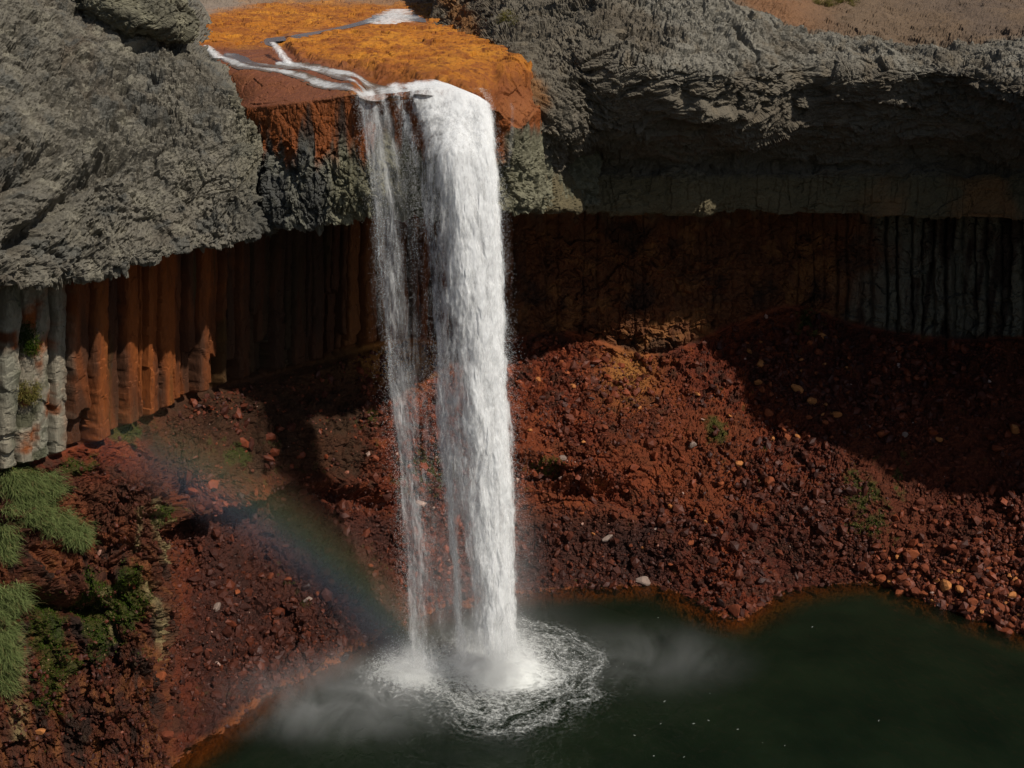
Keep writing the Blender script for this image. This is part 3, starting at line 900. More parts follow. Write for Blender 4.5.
# ================================================================== WATER MATERIALS
def white_water(name, a0, a1, sx=2.2, sz=0.35, fine=7.0, bright=0.94):
    b = NT(name)
    dens = b.attr("dens")
    n1 = b.noise(b.pos((sx, sx, sz)), 1.0, 6, 0.68, 0.3)
    n2 = b.noise(b.pos((1, 1, 0.32)), fine, 4, 0.75)
    n3 = b.noise(b.pos((1, 1, 0.6)), 1.1, 3, 0.6, 0.6)
    s = b.math('ADD', b.math('MULTIPLY', n1, 1.25), b.math('ADD', b.math('MULTIPLY', n2, 0.55), b.math('MULTIPLY', n3, 0.6)))
    s = b.math('SUBTRACT', s, 1.2)
    al = b.mr(b.math('ADD', s, dens), a0, a1)
    col = b.mix(b.mr(n2, 0.3, 0.7), (bright * 0.86,) * 3, (bright, bright, bright * 0.985))
    df = b.n("ShaderNodeBsdfDiffuse"); b.set(df.inputs[0], col)
    nm = b.bump(b.math('ADD', b.math('MULTIPLY', n2, 0.6), n1), 0.28, 0.2)
    b.t.links.new(nm, df.inputs['Normal'])
    tl = b.n("ShaderNodeBsdfTranslucent"); b.set(tl.inputs[0], (bright,) * 3); b.t.links.new(nm, tl.inputs['Normal'])
    m1 = b.n("ShaderNodeMixShader"); b.set(m1.inputs[0], 0.42); b.t.links.new(df.outputs[0], m1.inputs[1]); b.t.links.new(tl.outputs[0], m1.inputs[2])
    tr = b.n("ShaderNodeBsdfTransparent")
    m2 = b.n("ShaderNodeMixShader"); b.t.links.new(al, m2.inputs[0]); b.t.links.new(tr.outputs[0], m2.inputs[1]); b.t.links.new(m1.outputs[0], m2.inputs[2])
    b.t.links.new(m2.outputs[0], b.out.inputs[0])
    return b.m


M_CURT = white_water("falling_white_water", 0.18, 0.95)
M_VEIL = white_water("thin_water_veil", 0.0, 1.45, 2.2, 0.14, 14.0)
b = NT("water_drops"); M_DROP = b.done((0.82, 0.82, 0.81), 0.5, None, 0.4)
M_STREAMW = white_water("foaming_stream", 0.22, 0.95, 0.9, 0.9, 5.0, 0.8)

# ---- waterfall geometry. path: (py, left px, right px, Y)
MAINP = np.array([
    (76, 392, 452, 83.2), (82, 386, 470, 80.6), (88, 384, 484, 79.4), (95, 385, 491, 78.9), (108, 389, 495, 78.6), (150, 402, 499, 78.0),
    (200, 412, 503, 77.6), (300, 424, 508, 77.2), (400, 432, 513, 76.9), (500, 440, 517, 76.7), (600, 449, 520, 76.6), (668, 452, 524, 76.5), (680, 452, 525, 76.5)], float)
VEILP = np.array([
    (84, 356, 392, 81.5), (90, 354, 392, 80.2), (97, 355, 392, 79.4), (110, 358, 396, 78.9), (150, 363, 405, 78.5), (200, 369, 415, 78.2),
    (300, 378, 430, 77.8), (400, 387, 440, 77.6), (500, 396, 448, 77.4), (600, 403, 455, 77.3), (668, 405, 462, 77.2)], float)


def curtain(path, nu, nv, bulge, yoff, seed, amp, dens_fn, sag=0.0):
    v = np.linspace(path[0, 0], path[-1, 0], nv)
    L, R, Y = (pchip(path[:, 0], path[:, k], v) for k in (1, 2, 3))
    u = np.linspace(0, 1, nu)
    g = np.zeros((nu, nv, 3))
    px = L[None] + (R - L)[None] * u[:, None]
    vv = v[None] + sag * (np.clip(u - 0.55, 0, 1) / 0.45)[:, None] ** 2 * np.exp(-np.maximum(v - 76, 0) / 60)[None]
    for i in range(nu):
        for_y = Y - bulge * np.sin(np.pi * u[i]) * sstep(90, 160, v) + yoff
        dx, dy = (px[i] - 512) / FPX, (384 - vv[i]) / FPX
        d = CP + dy * SP
        g[i] = np.stack([dx / d * for_y, for_y, CAMZ + (-SP + dy * CP) / d * for_y], 1)
    n = 1.6 * fbm(g * np.array([1.1, 1.1, 0.22]), 1.0, seed, 5, 0.6)
    n2 = fbm(g * np.array([1, 1, 0.3]), 2.2, seed + 9, 3)
    grow = sstep(85, 260, v)[None]
    g[..., 1] -= (amp * n + 0.10 * n2) * (0.35 + 0.65 * grow)
    g[..., 0] += (0.3 * fbm(g * np.array([1, 1, 0.45]), 0.9, seed + 17, 4) + 0.12 * fbm(g * np.array([1, 1, 0.5]), 2.5, seed + 18, 3)) * grow
    U = np.broadcast_to(u[:, None], px.shape); V = np.broadcast_to(v[None], px.shape)
    dens = dens_fn(U, V) + 0.12 * n
    return g, dens


def main_dens(U, V):
    edge = np.minimum(U / 0.13, (1 - U) / (0.07 + 0.08 * sstep(150, 400, V)))
    core = 0.40 * np.exp(-((U - 0.66) / 0.24) ** 2) + 0.25 * np.exp(-((U - 0.9) / 0.1) ** 2)
    gap = -0.7 * np.exp(-((U - 0.24) / 0.06) ** 2) * sstep(500, 560, V) * sstep(650, 600, V)
    gap = gap - 0.3 * np.exp(-((U - 0.2) / 0.06) ** 2) * sstep(200, 110, V)
    lft = -0.10 * sstep(0.5, 0.2, U) * sstep(110, 200, V) * sstep(420, 260, V)
    return 0.46 + core + gap + lft - 0.7 * (1 - np.clip(edge, 0, 1)) ** 1.3 + 0.25 * sstep(125, 92, V) + 0.22 * np.exp(-((U - 0.1) / 0.1) ** 2) * sstep(300, 420, V) - 0.9 * sstep(640, 676, V) - 0.9 * sstep(86, 77, V)


wf = empty("waterfall", tuple(W(485, 668, 76.5)))
tag(wf, "tall white waterfall plunging from the orange lip into the pool", "waterfall")
WFO = np.array(wf.location)
for kk, (yo, sd, am, off_) in enumerate([(0.0, 201, 0.32, -0.16), (0.9, 231, 0.36, -0.04), (1.8, 261, 0.36, 0.05)]):
    g, dn = curtain(MAINP, 120, 640, 2.2, yo, sd, am, main_dens, 13.0)
    o = grid_mesh("water_curtain", g - WFO, M_CURT, {"dens": dn + off_})
    o.parent = wf


def veil_dens(U, V):
    streak = 0.38 * np.exp(-((U - 0.24) / 0.26) ** 2) + 0.12 * sstep(300, 420, V)
    up = sstep(300, 120, V)
    sec = up * (0.36 * np.exp(-((U - 0.47) / 0.07) ** 2) + 0.3 * np.exp(-((U - 0.75) / 0.08) ** 2) + 0.25 * np.exp(-((U - 0.08) / 0.05) ** 2))
    e = np.clip(np.minimum(U, 1 - U) / 0.12, 0, 1)
    return (0.06 + streak + sec + 0.2 * sstep(120, 92, V)) * e - 0.3 * (1 - e) - 0.9 * sstep(94, 86, V)


g, dn = curtain(VEILP, 70, 560, 0.4, 0.0, 301, 0.3, veil_dens)
o = grid_mesh("water_veil", g - WFO, M_VEIL, {"dens": dn}); o.parent = wf
g, dn = curtain(VEILP, 70, 560, 0.4, 0.7, 331, 0.3, veil_dens)
o = grid_mesh("water_veil", g - WFO, M_VEIL, {"dens": dn - 0.06}); o.parent = wf
# right-hand trickle over the orange dome
TRP = np.array([(100, 508, 512, 80.9), (112, 510, 516, 80.0), (130, 509, 515, 79.9), (150, 507, 513, 80.2), (190, 506, 512, 80.4)], float)
g, dn = curtain(TRP, 14, 150, 0.0, -0.3, 351, 0.1, lambda U, V: 0.05 + 0.25 * np.exp(-((U - 0.5) / 0.3) ** 2) - 0.5 * sstep(150, 190, V))
o = grid_mesh("trickle", g - WFO, M_VEIL, {"dens": dn}); o.parent = wf

# ---- flying drops (tiny tetrahedra), one mesh
def drops(n, fn, seed):
    r = np.random.default_rng(seed)
    px, py, Y, s = fn(r, n)
    dx, dy = (px - 512) / FPX, (384 - py) / FPX
    d = CP + dy * SP
    P = np.stack([dx / d * Y, Y, CAMZ + (-SP + dy * CP) / d * Y], 1)
    tet = np.array([(1, 0, -.7), (-.6, .8, -.5), (-.6, -.8, -.5), (0, 0, 1.5)])
    th = r.uniform(0, 6.28, len(P))
    c_, s_ = np.cos(th), np.sin(th)
    T = np.stack([tet[None, :, 0] * c_[:, None] - tet[None, :, 1] * s_[:, None], tet[None, :, 0] * s_[:, None] + tet[None, :, 1] * c_[:, None], np.broadcast_to(tet[None, :, 2], (len(P), 4))], -1)
    V = P[:, None] + T * s[:, None, None]
    fa = np.array([(0, 1, 2), (0, 1, 3), (1, 2, 3), (2, 0, 3)])
    Fc = (np.arange(len(P))[:, None, None] * 4 + fa[None]).reshape(-1, 3)
    return V.reshape(-1, 3), Fc


def edge_drops(r, n):
    py = r.uniform(88, 668, n)
    side = r.random(n)
    L = np.interp(py, MAINP[:, 0], MAINP[:, 1]); R = np.interp(py, MAINP[:, 0], MAINP[:, 2]); Y = np.interp(py, MAINP[:, 0], MAINP[:, 3])
    VL = np.interp(py, VEILP[:, 0], VEILP[:, 1])
    spread = 5 + 8 * (py - 88) / 580
    px = np.where(side < 0.22, R + np.abs(r.normal(0, 1, n)) * spread * 0.8 - 7,
                  np.where(side < 0.48, L + 8 - r.normal(0, 1, n) * spread * 1.2,
                           np.where(side < 0.72, L + (R - L) * r.random(n),
                                    np.where(side < 0.9, VL + 5 + r.normal(0, 0.45, n) * (5 + spread), VL + (L - VL) * r.random(n)))))
    Yp = Y - 0.4 - r.random(n) * 2.4 + (side > 0.72) * 1.2
    s = r.uniform(0.005, 0.012, n)
    # clump along the fall
    keep = fbm(np.stack([px * 0.09, py * 0.02, np.zeros(n)], 1), 1.0, 400, 3) + r.normal(0, 0.25, n) > -0.12
    return px[keep], py[keep], Yp[keep], s[keep]


V, Fc = drops(80000, edge_drops, 11)
o = mesh_obj("flying_drops", V - WFO, Fc, M_DROP, True, wf)
o["kind"] = "stuff"


def splash_drops(r, n):
    k = r.random(n)
    cxp = np.where(k < 0.72, 497, 408)
    spread = np.where(k < 0.72, 34, 18)
    px = cxp + r.normal(0, 1, n) * spread
    hgt = np.abs(r.normal(0, 1, n)) * np.where(k < 0.72, 20, 10) * np.exp(-((px - cxp) / (spread * 1.5)) ** 2)
    py = 670 + r.normal(0, 10, n) * (1) - hgt
    Y = 76.5 + r.normal(0, 1.5, n)
    return px, py, Y, r.uniform(0.008, 0.02, n)


V, Fc = drops(16000, splash_drops, 12)
Vz = V[Fc].mean(1)
V[:, 2] = np.maximum(V[:, 2], 0.02)
o = mesh_obj("splash", V - WFO, Fc, M_DROP, True, wf)
o["kind"] = "stuff"

# ---- foam on the pool
fc = WH(497, 668)
nr, na = 70, 180
rr = np.linspace(0, 1, nr); aa = np.linspace(0, 2 * np.pi, na)
A, Rr = np.meshgrid(aa, rr)
rad = 13.5
FG = np.stack([fc[0] + np.cos(A) * Rr * rad * 1.15 - 1.0 * (1 - Rr), fc[1] + np.sin(A) * Rr * rad * 0.95, np.full(A.shape, 0.03)], -1)
vb = WH(405, 672)
dm = np.hypot((FG[..., 0] - fc[0] - 0.4), (FG[..., 1] - fc[1] + 0.2))
dv_ = np.hypot((FG[..., 0] - vb[0]), (FG[..., 1] - vb[1]))
dmid = np.hypot((FG[..., 0] - (fc[0] + vb[0]) / 2) / 1.5, (FG[..., 1] - fc[1]))
warp = fbm(FG, 0.3, 500, 5) * 1.7
dmw = dm + warp * sstep(0, 4, dm)
fd = 1.3 * np.exp(-(dmw / 2.6) ** 2) + 0.36 * np.exp(-(dmw / 5.5) ** 2) + 0.15 * np.exp(-((dmw - 7.6) / 0.4) ** 2) * sstep(-4, 0, FG[..., 0] - fc[0]) + 0.12 * np.exp(-((dmw - 5.9) / 0.3) ** 2)
fd += 0.7 * np.exp(-(dv_ / 1.7) ** 2) + 0.35 * np.exp(-((dv_ + warp * 0.5) / 3) ** 2) + 0.3 * np.exp(-(dmid / 2.5) ** 2)
fd += 0.16 * np.exp(-(dmw / 8.5) ** 2)
fd *= sstep(1.0, 0.8, Rr)
FG[..., 2] += (0.7 + 0.9 * fbm(FG, 0.7, 505, 4)) * np.exp(-(dm / 2.2) ** 2) + (0.3 + 0.5 * fbm(FG, 0.9, 506, 4)) * np.exp(-(dv_ / 1.4) ** 2) + 0.12 * fbm(FG, 1.2, 501, 3) * np.clip(fd, 0, 1) * sstep(6, 2, dm)
FG[..., 2] = np.maximum(FG[..., 2], 0.02)
b = NT("pool_foam")
v = b.pos()
dens = b.attr("dens")
wv = b.n("ShaderNodeVectorMath", operation='ADD'); b.t.links.new(v, wv.inputs[0])
nz = b.n("ShaderNodeTexNoise", i_Scale=0.8, i_Detail=4.0); b.t.links.new(v, nz.inputs['Vector'])
sc_ = b.n("ShaderNodeVectorMath", operation='SCALE', i_Scale=1.6); b.t.links.new(nz.outputs['Color'], sc_.inputs[0]); b.t.links.new(sc_.outputs[0], wv.inputs[1])
vor = b.n("ShaderNodeTexVoronoi", feature='DISTANCE_TO_EDGE', i_Scale=1.1); b.t.links.new(wv.outputs[0], vor.inputs['Vector'])
vor2 = b.n("ShaderNodeTexVoronoi", feature='DISTANCE_TO_EDGE', i_Scale=2.7); b.t.links.new(wv.outputs[0], vor2.inputs['Vector'])
pol = b.n("ShaderNodeCombineXYZ"); b.t.links.new(b.attr("pola"), pol.inputs[0]); b.t.links.new(b.attr("polr"), pol.inputs[1])
pn = b.noise(pol.outputs[0], 1.0, 6, 0.7, 0.8)
n4 = b.noise(v, 3.2, 6, 0.75)
ridge = b.math('SUBTRACT', 1.0, b.math('MULTIPLY', b.math('ABSOLUTE', b.math('SUBTRACT', pn, 0.5)), 7.0), True)
lace = b.math('ADD', b.math('MULTIPLY', ridge, 0.30), b.mr(vor.outputs['Distance'], 0.0, 0.10, 0.12, 0.0))
sm = b.math('ADD', b.math('ADD', dens, lace), b.math('MULTIPLY', b.math('SUBTRACT', n4, 0.5), 1.3))
al = b.math('MULTIPLY', b.math('MULTIPLY', b.mr(sm, 0.25, 1.25), 0.9), b.mr(dens, 0.02, 0.18))
df = b.n("ShaderNodeBsdfDiffuse"); b.set(df.inputs[0], (0.78, 0.79, 0.76))
b.t.links.new(b.bump(n4, 0.5, 0.15), df.inputs['Normal'])
tr = b.n("ShaderNodeBsdfTransparent")
m2 = b.n("ShaderNodeMixShader"); b.t.links.new(al, m2.inputs[0]); b.t.links.new(tr.outputs[0], m2.inputs[1]); b.t.links.new(df.outputs[0], m2.inputs[2])
b.t.links.new(m2.outputs[0], b.out.inputs[0])
foam = grid_mesh("foam", FG, b.m, {"dens": fd, "pola": np.where(A > np.pi, 2 * np.pi - A, A) * 2.2 + 0.15 * dmw, "polr": dmw * 1.25})
tag(foam, "white foam rings spreading on the pool round the splash", "foam", None, "stuff")

# small flecks of foam drifting on the open water
fv, ff = [], []
rf = np.random.default_rng(61)
for k_ in range(16):
    pxf, pyf = rf.uniform(560, 900), rf.uniform(615, 766)
    if k_ < 10: pxf, pyf = rf.normal(690, 45), rf.normal(725, 22)
    p_ = WH(pxf, min(pyf, 790)); a0 = rf.normal(0.2, 0.5); L_ = rf.uniform(0.03, 0.14) * (1 + (rf.random() < 0.12) * 2.5)
    for t_ in np.linspace(-1, 1, 6):
        w_ = 0.016 * (1 - t_ * t_ * 0.8)
        cx_, cy_ = p_[0] + math.cos(a0) * L_ * t_, p_[1] + math.sin(a0) * L_ * t_ + 0.15 * L_ * t_ * t_
        fv += [(cx_, cy_ - w_, 0.035), (cx_, cy_ + w_, 0.035)]
    b0 = len(fv) - 12
    ff += [(b0 + 2 * q_, b0 + 2 * q_ + 2, b0 + 2 * q_ + 3, b0 + 2 * q_ + 1) for q_ in range(5)]
fl = mesh_obj("foam", np.array(fv), np.array(ff), M_DROP)
tag(fl, "scattered white foam flecks on the open dark water", "foam", None, "stuff")

# ================================================================== UPSTREAM WATER
def onbed(px, py):
    d = (BEDPX - px) ** 2 + (BEDPY - py) ** 2 * 4
    d[:, nface + 8:] = 1e9
    i = np.unravel_index(np.argmin(d), d.shape)
    return BEDG[i]


from mathutils.kdtree import KDTree
BEDTOP = BEDG2[::2, :nface + 4:2].reshape(-1, 3)
BEDKD = KDTree(len(BEDTOP))
for i_, p_ in enumerate(BEDTOP):
    BEDKD.insert((p_[0], p_[1], 0), i_)
BEDKD.balance()


def ribbon(pts, lift=0.03, nacross=7, sub=8):
    pts = np.array(pts, float)
    s = np.arange(len(pts)); t = np.linspace(0, len(pts) - 1, (len(pts) - 1) * sub + 1)
    c_ = pchip(s, pts, t)
    ctr = np.array([onbed(a, b_) for a, b_, _ in c_])
    for _ in range(6):
        ctr[1:-1] = (ctr[:-2] + 2 * ctr[1:-1] + ctr[2:]) / 4
    tan = np.gradient(ctr, axis=0); tan[:, 2] = 0
    tan /= np.linalg.norm(tan, axis=1, keepdims=True) + 1e-9
    side = np.stack([-tan[:, 1], tan[:, 0], np.zeros(len(tan))], 1)
    Yv = ctr[:, 1]
    # a strip py-halfwidth hw seen at grazing angle covers hw*Y/f/sin(dep) on the ground
    hw = 1.05 * c_[:, 2] * Yv / FPX * (3.6 * np.abs(side[:, 1]) + 1.2 * np.abs(side[:, 0]))
    hw = hw * np.clip(np.minimum(t, t[-1] - t) / 0.35 + 0.25, 0, 1) * (1 + 0.35 * fbm(np.stack([t * 1.7, t * 0, t * 0], 1), 1.0, 77, 3))
    a = np.linspace(-1, 1, nacross)
    G = ctr[None] + side[None] * (hw[None] * a[:, None] * (1 + 0.3 * rng.normal(size=(nacross, len(t))) * 0.2))[..., None]
    zz = np.array([[BEDTOP[BEDKD.find((G[i, j_, 0], G[i, j_, 1], 0))[1], 2] for j_ in range(G.shape[1])] for i in range(G.shape[0])])
    G[..., 2] = blur(zz[..., None], 2)[..., 0] + lift
    dens = np.broadcast_to(1 - np.abs(a)[:, None] ** 3, G.shape[:2]).copy()
    return G, dens, t


b = NT("calm_stream")
v = b.pos()
M_CALM = b.done((0.12, 0.075, 0.04), 0.2, b.bump(b.noise(v, 3, 5, 0.6), 0.5, 0.15), 0.5)
st = empty("stream", tuple(onbed(330, 60)))
tag(st, None, None, None, "structure")
STO = np.array(st.location)
for nme, pts in STREAMS.items():
    G, dens, t = ribbon(pts)
    o = grid_mesh("stream_water", G - STO, M_CALM); o.parent = st
    G, dens, t = ribbon(pts, 0.09)
    wn = {'upper': 0.15, 'right': 0.95, 'left': 0.9, 'middle': 0.75, 'far': 0.5}[nme]
    fo = dens * wn
    if nme == 'upper':
        fo = fo + 0.5 * np.exp(-((t[None] - 1.0) / 0.8) ** 2)
    o = grid_mesh("stream_foam", G - STO, M_STREAMW, {"dens": fo - 0.25 + 0.25 * np.broadcast_to(np.sin(t * 3.1)[None] * 0.5, fo.shape)}); o.parent = st


def cascade(pts, w0, w1, label, nm="cascade"):
    """short white drop: pts pixel path with Y, half widths px"""
    p = np.array(pts, float)
    s = np.arange(len(p)); t = np.linspace(0, len(p) - 1, 60)
    c_ = pchip(s, p, t)
    a = np.linspace(-1, 1, 24)
    hw = np.interp(t, [0, len(p) - 1], [w0, w1])
    g = np.zeros((24, 60, 3))
    for i, q in enumerate(a):
        for j in range(60):
            g[i, j] = W(c_[j, 0] + q * hw[j], c_[j, 1], c_[j, 2] - 0.5 * (1 - q * q))
    g[..., 1] -= 0.2 * fbm(g * np.array([2, 2, 0.6]), 1.0, 610, 4, 0.6, True)
    dens = np.broadcast_to(0.75 - 0.6 * np.abs(a)[:, None] ** 2, g.shape[:2])
    o0 = g.mean((0, 1))
    o = grid_mesh(nm, g - o0, M_CURT, {"dens": dens})
    o.location = o0
    tag(o, label, "cascade", "small cascades above the waterfall")


Yc = onbed(280, 60)[1]
cascade([(272, 42, Yc + 3), (276, 46, Yc + 1.2), (282, 55, Yc - 0.2), (289, 64, Yc - 1.2)], 3.5, 8, "narrow white cascade dropping through a notch in the orange terrace")
Yc2 = onbed(215, 55)[1]
cascade([(206, 45, Yc2 + 1), (209, 48, Yc2 - 0.5), (214, 53, Yc2 - 2.0), (219, 58, Yc2 - 3.0)], 4, 9, "small white cascade half hidden beside the left grey cliff")
Yc3 = onbed(395, 17)[1]
cascade([(400, 9, Yc3 + 5), (396, 13, Yc3 + 1), (392, 18, Yc3 - 3), (388, 24, Yc3 - 6)], 14, 30, "broad white rapids farthest upstream behind the orange terrace")

# ================================================================== ROCKS
def rock_proto(seed, sub=2):
    import bmesh
    bm = bmesh.new()
    bmesh.ops.create_icosphere(bm, subdivisions=sub, radius=1.0)
    V = np.array([v.co[:] for v in bm.verts]); Fc = np.array([[v.index for v in f.verts] for f in bm.faces])
    bm.free()
    r = np.random.default_rng(seed)
    for _ in range(11):
        n = r.normal(size=3); n /= np.linalg.norm(n)
        h = r.uniform(0.48, 0.85)
        d = V @ n - h
        V = V - np.where(d > 0, d, 0)[:, None] * n
    V += 0.06 * fbm(V, 2.0, seed, 3)[:, None] * V
    V *= np.array([1.0, r.uniform(0.6, 1.0), r.uniform(0.5, 0.85)])
    return V, Fc


def rock_mat(name, c0, c1, rough=0.85, by_attr=False):
    b = NT(name)
    v = b.pos()
    if by_attr:
        f = b.attr("rnd")
    else:
        f = b.n("ShaderNodeObjectInfo").outputs['Random']
    n = b.noise(v, 2.5, 6, 0.7)
    col = b.mix(f, c0, c1)
    if by_attr:
        col = b.mix(b.mr(f, 0.85, 1.2), col, (0.36, 0.23, 0.18))
    k = b.math('MULTIPLY_ADD', n, 1.1); k.node.inputs[2].default_value = 0.4
    comb = b.n("ShaderNodeCombineXYZ"); [b.t.links.new(k, comb.inputs[i]) for i in range(3)]
    col = b.mix(1.0, col, comb.outputs[0], 'MULTIPLY')
    return b.done(col, rough, b.bump(b.noise(v, 6, 5, 0.7), 0.4, 0.1), 0.3)


M_RRED = rock_mat("rust_rock", (0.11, 0.023, 0.008), (0.24, 0.060, 0.018))
M_RORA = rock_mat("orange_rock", (0.32, 0.11, 0.03), (0.46, 0.18, 0.055))
M_RPALE = rock_mat("pale_rock", (0.17, 0.115, 0.09), (0.27, 0.20, 0.165))
M_RDARK = rock_mat("dark_wet_rock", (0.022, 0.010, 0.008), (0.07, 0.024, 0.016), 0.35)
M_SCREE = rock_mat("scree_stone", (0.030, 0.0070, 0.0035), (0.235, 0.050, 0.016), 0.6, True)
PROTO = [rock_proto(700 + i) for i in range(8)]
PROTO_S = [rock_proto(720 + i, 1) for i in range(8)]

TN = normals(TG, (0, 40, 60))
vis = (TV > nw + 8) & (TV < nshore + 1)
# drop of local density: world area per vertex differs; weight by area
du = np.linalg.norm(np.gradient(TG, axis=0), axis=2); dv = np.linalg.norm(np.gradient(TG, axis=1), axis=2)
area = du * dv
inview = (TPX > -60) & (TPX < 1090) & (TPY > 290) & (TPY < 800)
cl = fbm(TG, 0.25, 800, 3)
dens_ = area * vis * inview * (0.25 + sstep(-0.2, 0.5, cl))
dens_ *= 1 - 0.4 * soil
dens_ *= 1 + 2.2 * sstep(860, 900, TPX) * sstep(535, 560, TPY) + 1.2 * sstep(740, 780, TPX) * sstep(420, 400, TPY) * sstep(330, 350, TPY)
dens_ *= 1 - 0.9 * sstep(180, 160, TPX) * (TPY < 655)
dens_ *= 1 - 0.7 * np.exp(-(((TPX - 700) / 50) ** 2 + ((TPY - 430) / 40) ** 2))
dens_ *= 1 - 0.6 * np.exp(-(((TPX - 300) / 80) ** 2 + ((TPY - 450) / 50) ** 2))
pr = (dens_ / dens_.sum()).ravel()
NS = 44000
ids = rng.choice(len(pr), NS, p=pr)
Pp = TG.reshape(-1, 3)[ids]; Nn = TN.reshape(-1, 3)[ids]
px_, py_ = TPX.ravel()[ids], TPY.ravel()[ids]


def rand_rot(r, n):
    q_ = r.normal(size=(n, 4)); q_ /= np.linalg.norm(q_, axis=1, keepdims=True)
    w, x, y, z = q_.T
    return np.stack([np.stack([1 - 2 * (y * y + z * z), 2 * (x * y - z * w), 2 * (x * z + y * w)], -1),
                     np.stack([2 * (x * y + z * w), 1 - 2 * (x * x + z * z), 2 * (y * z - x * w)], -1),
                     np.stack([2 * (x * z - y * w), 2 * (y * z + x * w), 1 - 2 * (x * x + y * y)], -1)], 1)


size = 0.08 + 0.10 * rng.pareto(2.1, NS)
size = np.where(px_ < 185, np.minimum(size, 0.3), np.clip(size, 0.07, 0.75)) * (1 + 0.1 * sstep(860, 900, px_) * sstep(535, 560, py_))
darkz = (px_ < 185) | ((px_ > 700) & (px_ < 870)) | ((px_ > 180) & (px_ < 400) & (py_ > 500)) | ((px_ > 515) & (px_ < 700) & (py_ > 500))
Vs, Fs, Rs = [], [], []
basei = 0
for k in range(8):
    m = np.arange(NS) % 8 == k
    Vp, Fp = PROTO_S[k]
    R_ = rand_rot(rng, m.sum())
    V = np.einsum('nij,vj->nvi', R_, Vp) * size[m][:, None, None] + (Pp[m] + Nn[m] * (size[m] * 0.15)[:, None])[:, None]
    Vs.append(V.reshape(-1, 3))
    Fs.append((np.arange(m.sum())[:, None, None] * len(Vp) + Fp[None] + basei).reshape(-1, 3))
    Rs.append(np.repeat(np.clip(rng.beta(1.3, 2.6, m.sum()) * np.where(darkz[m], 0.45, 1.0) + 0.9 * (rng.random(m.sum()) < 0.005), 0, 1.5), len(Vp)))
    basei += m.sum() * len(Vp)
scree = mesh_obj("scree", np.concatenate(Vs), np.concatenate(Fs), M_SCREE, False, None, {"rnd": np.concatenate(Rs)})
tag(scree, "small red brown stones covering the rubble slope", "scree", None, "stuff")

# individual rocks -------------------------------------------------
ROCKME = {}
def rock_mesh(k, mat):
    key = (k, mat.name)
    if key not in ROCKME:
        me = bpy.data.meshes.new("rock")
        raw_mesh(me, PROTO[k][0], PROTO[k][1], False)
        me.materials.append(mat)
        ROCKME[key] = me
    return ROCKME[key]


def ontalus(px, py):
    d = (TPXv - px) ** 2 + (TPYv - py) ** 2
    i = np.argmin(d)
    return TVv[i], TNv[i]


selm = (TV > nw + 2) & (TV < nshore + 4)
P2x, P2y = proj(TG)
TPXv, TPYv, TVv, TNv = P2x[selm], P2y[selm], TG[selm], TN[selm]


def add_rock(px, py, r_px, mat, label, group, name="rock", proto=None, k=[0]):
    P, n = ontalus(px, py)
    k[0] += 1
    o = bpy.data.objects.new(name, rock_mesh(proto if proto is not None else k[0] % 8, mat))
    s = r_px * P[1] / FPX * 1.1
    o.location = P + n * s * 0.25
    o.scale = (s, s * random.uniform(0.8, 1.1), s * random.uniform(0.8, 1.1))
    o.rotation_euler = (random.uniform(-0.5, 0.5), random.uniform(-0.5, 0.5), random.uniform(0, 6.28))
    COL.objects.link(o)
    tag(o, label, "rock", group)
    return o


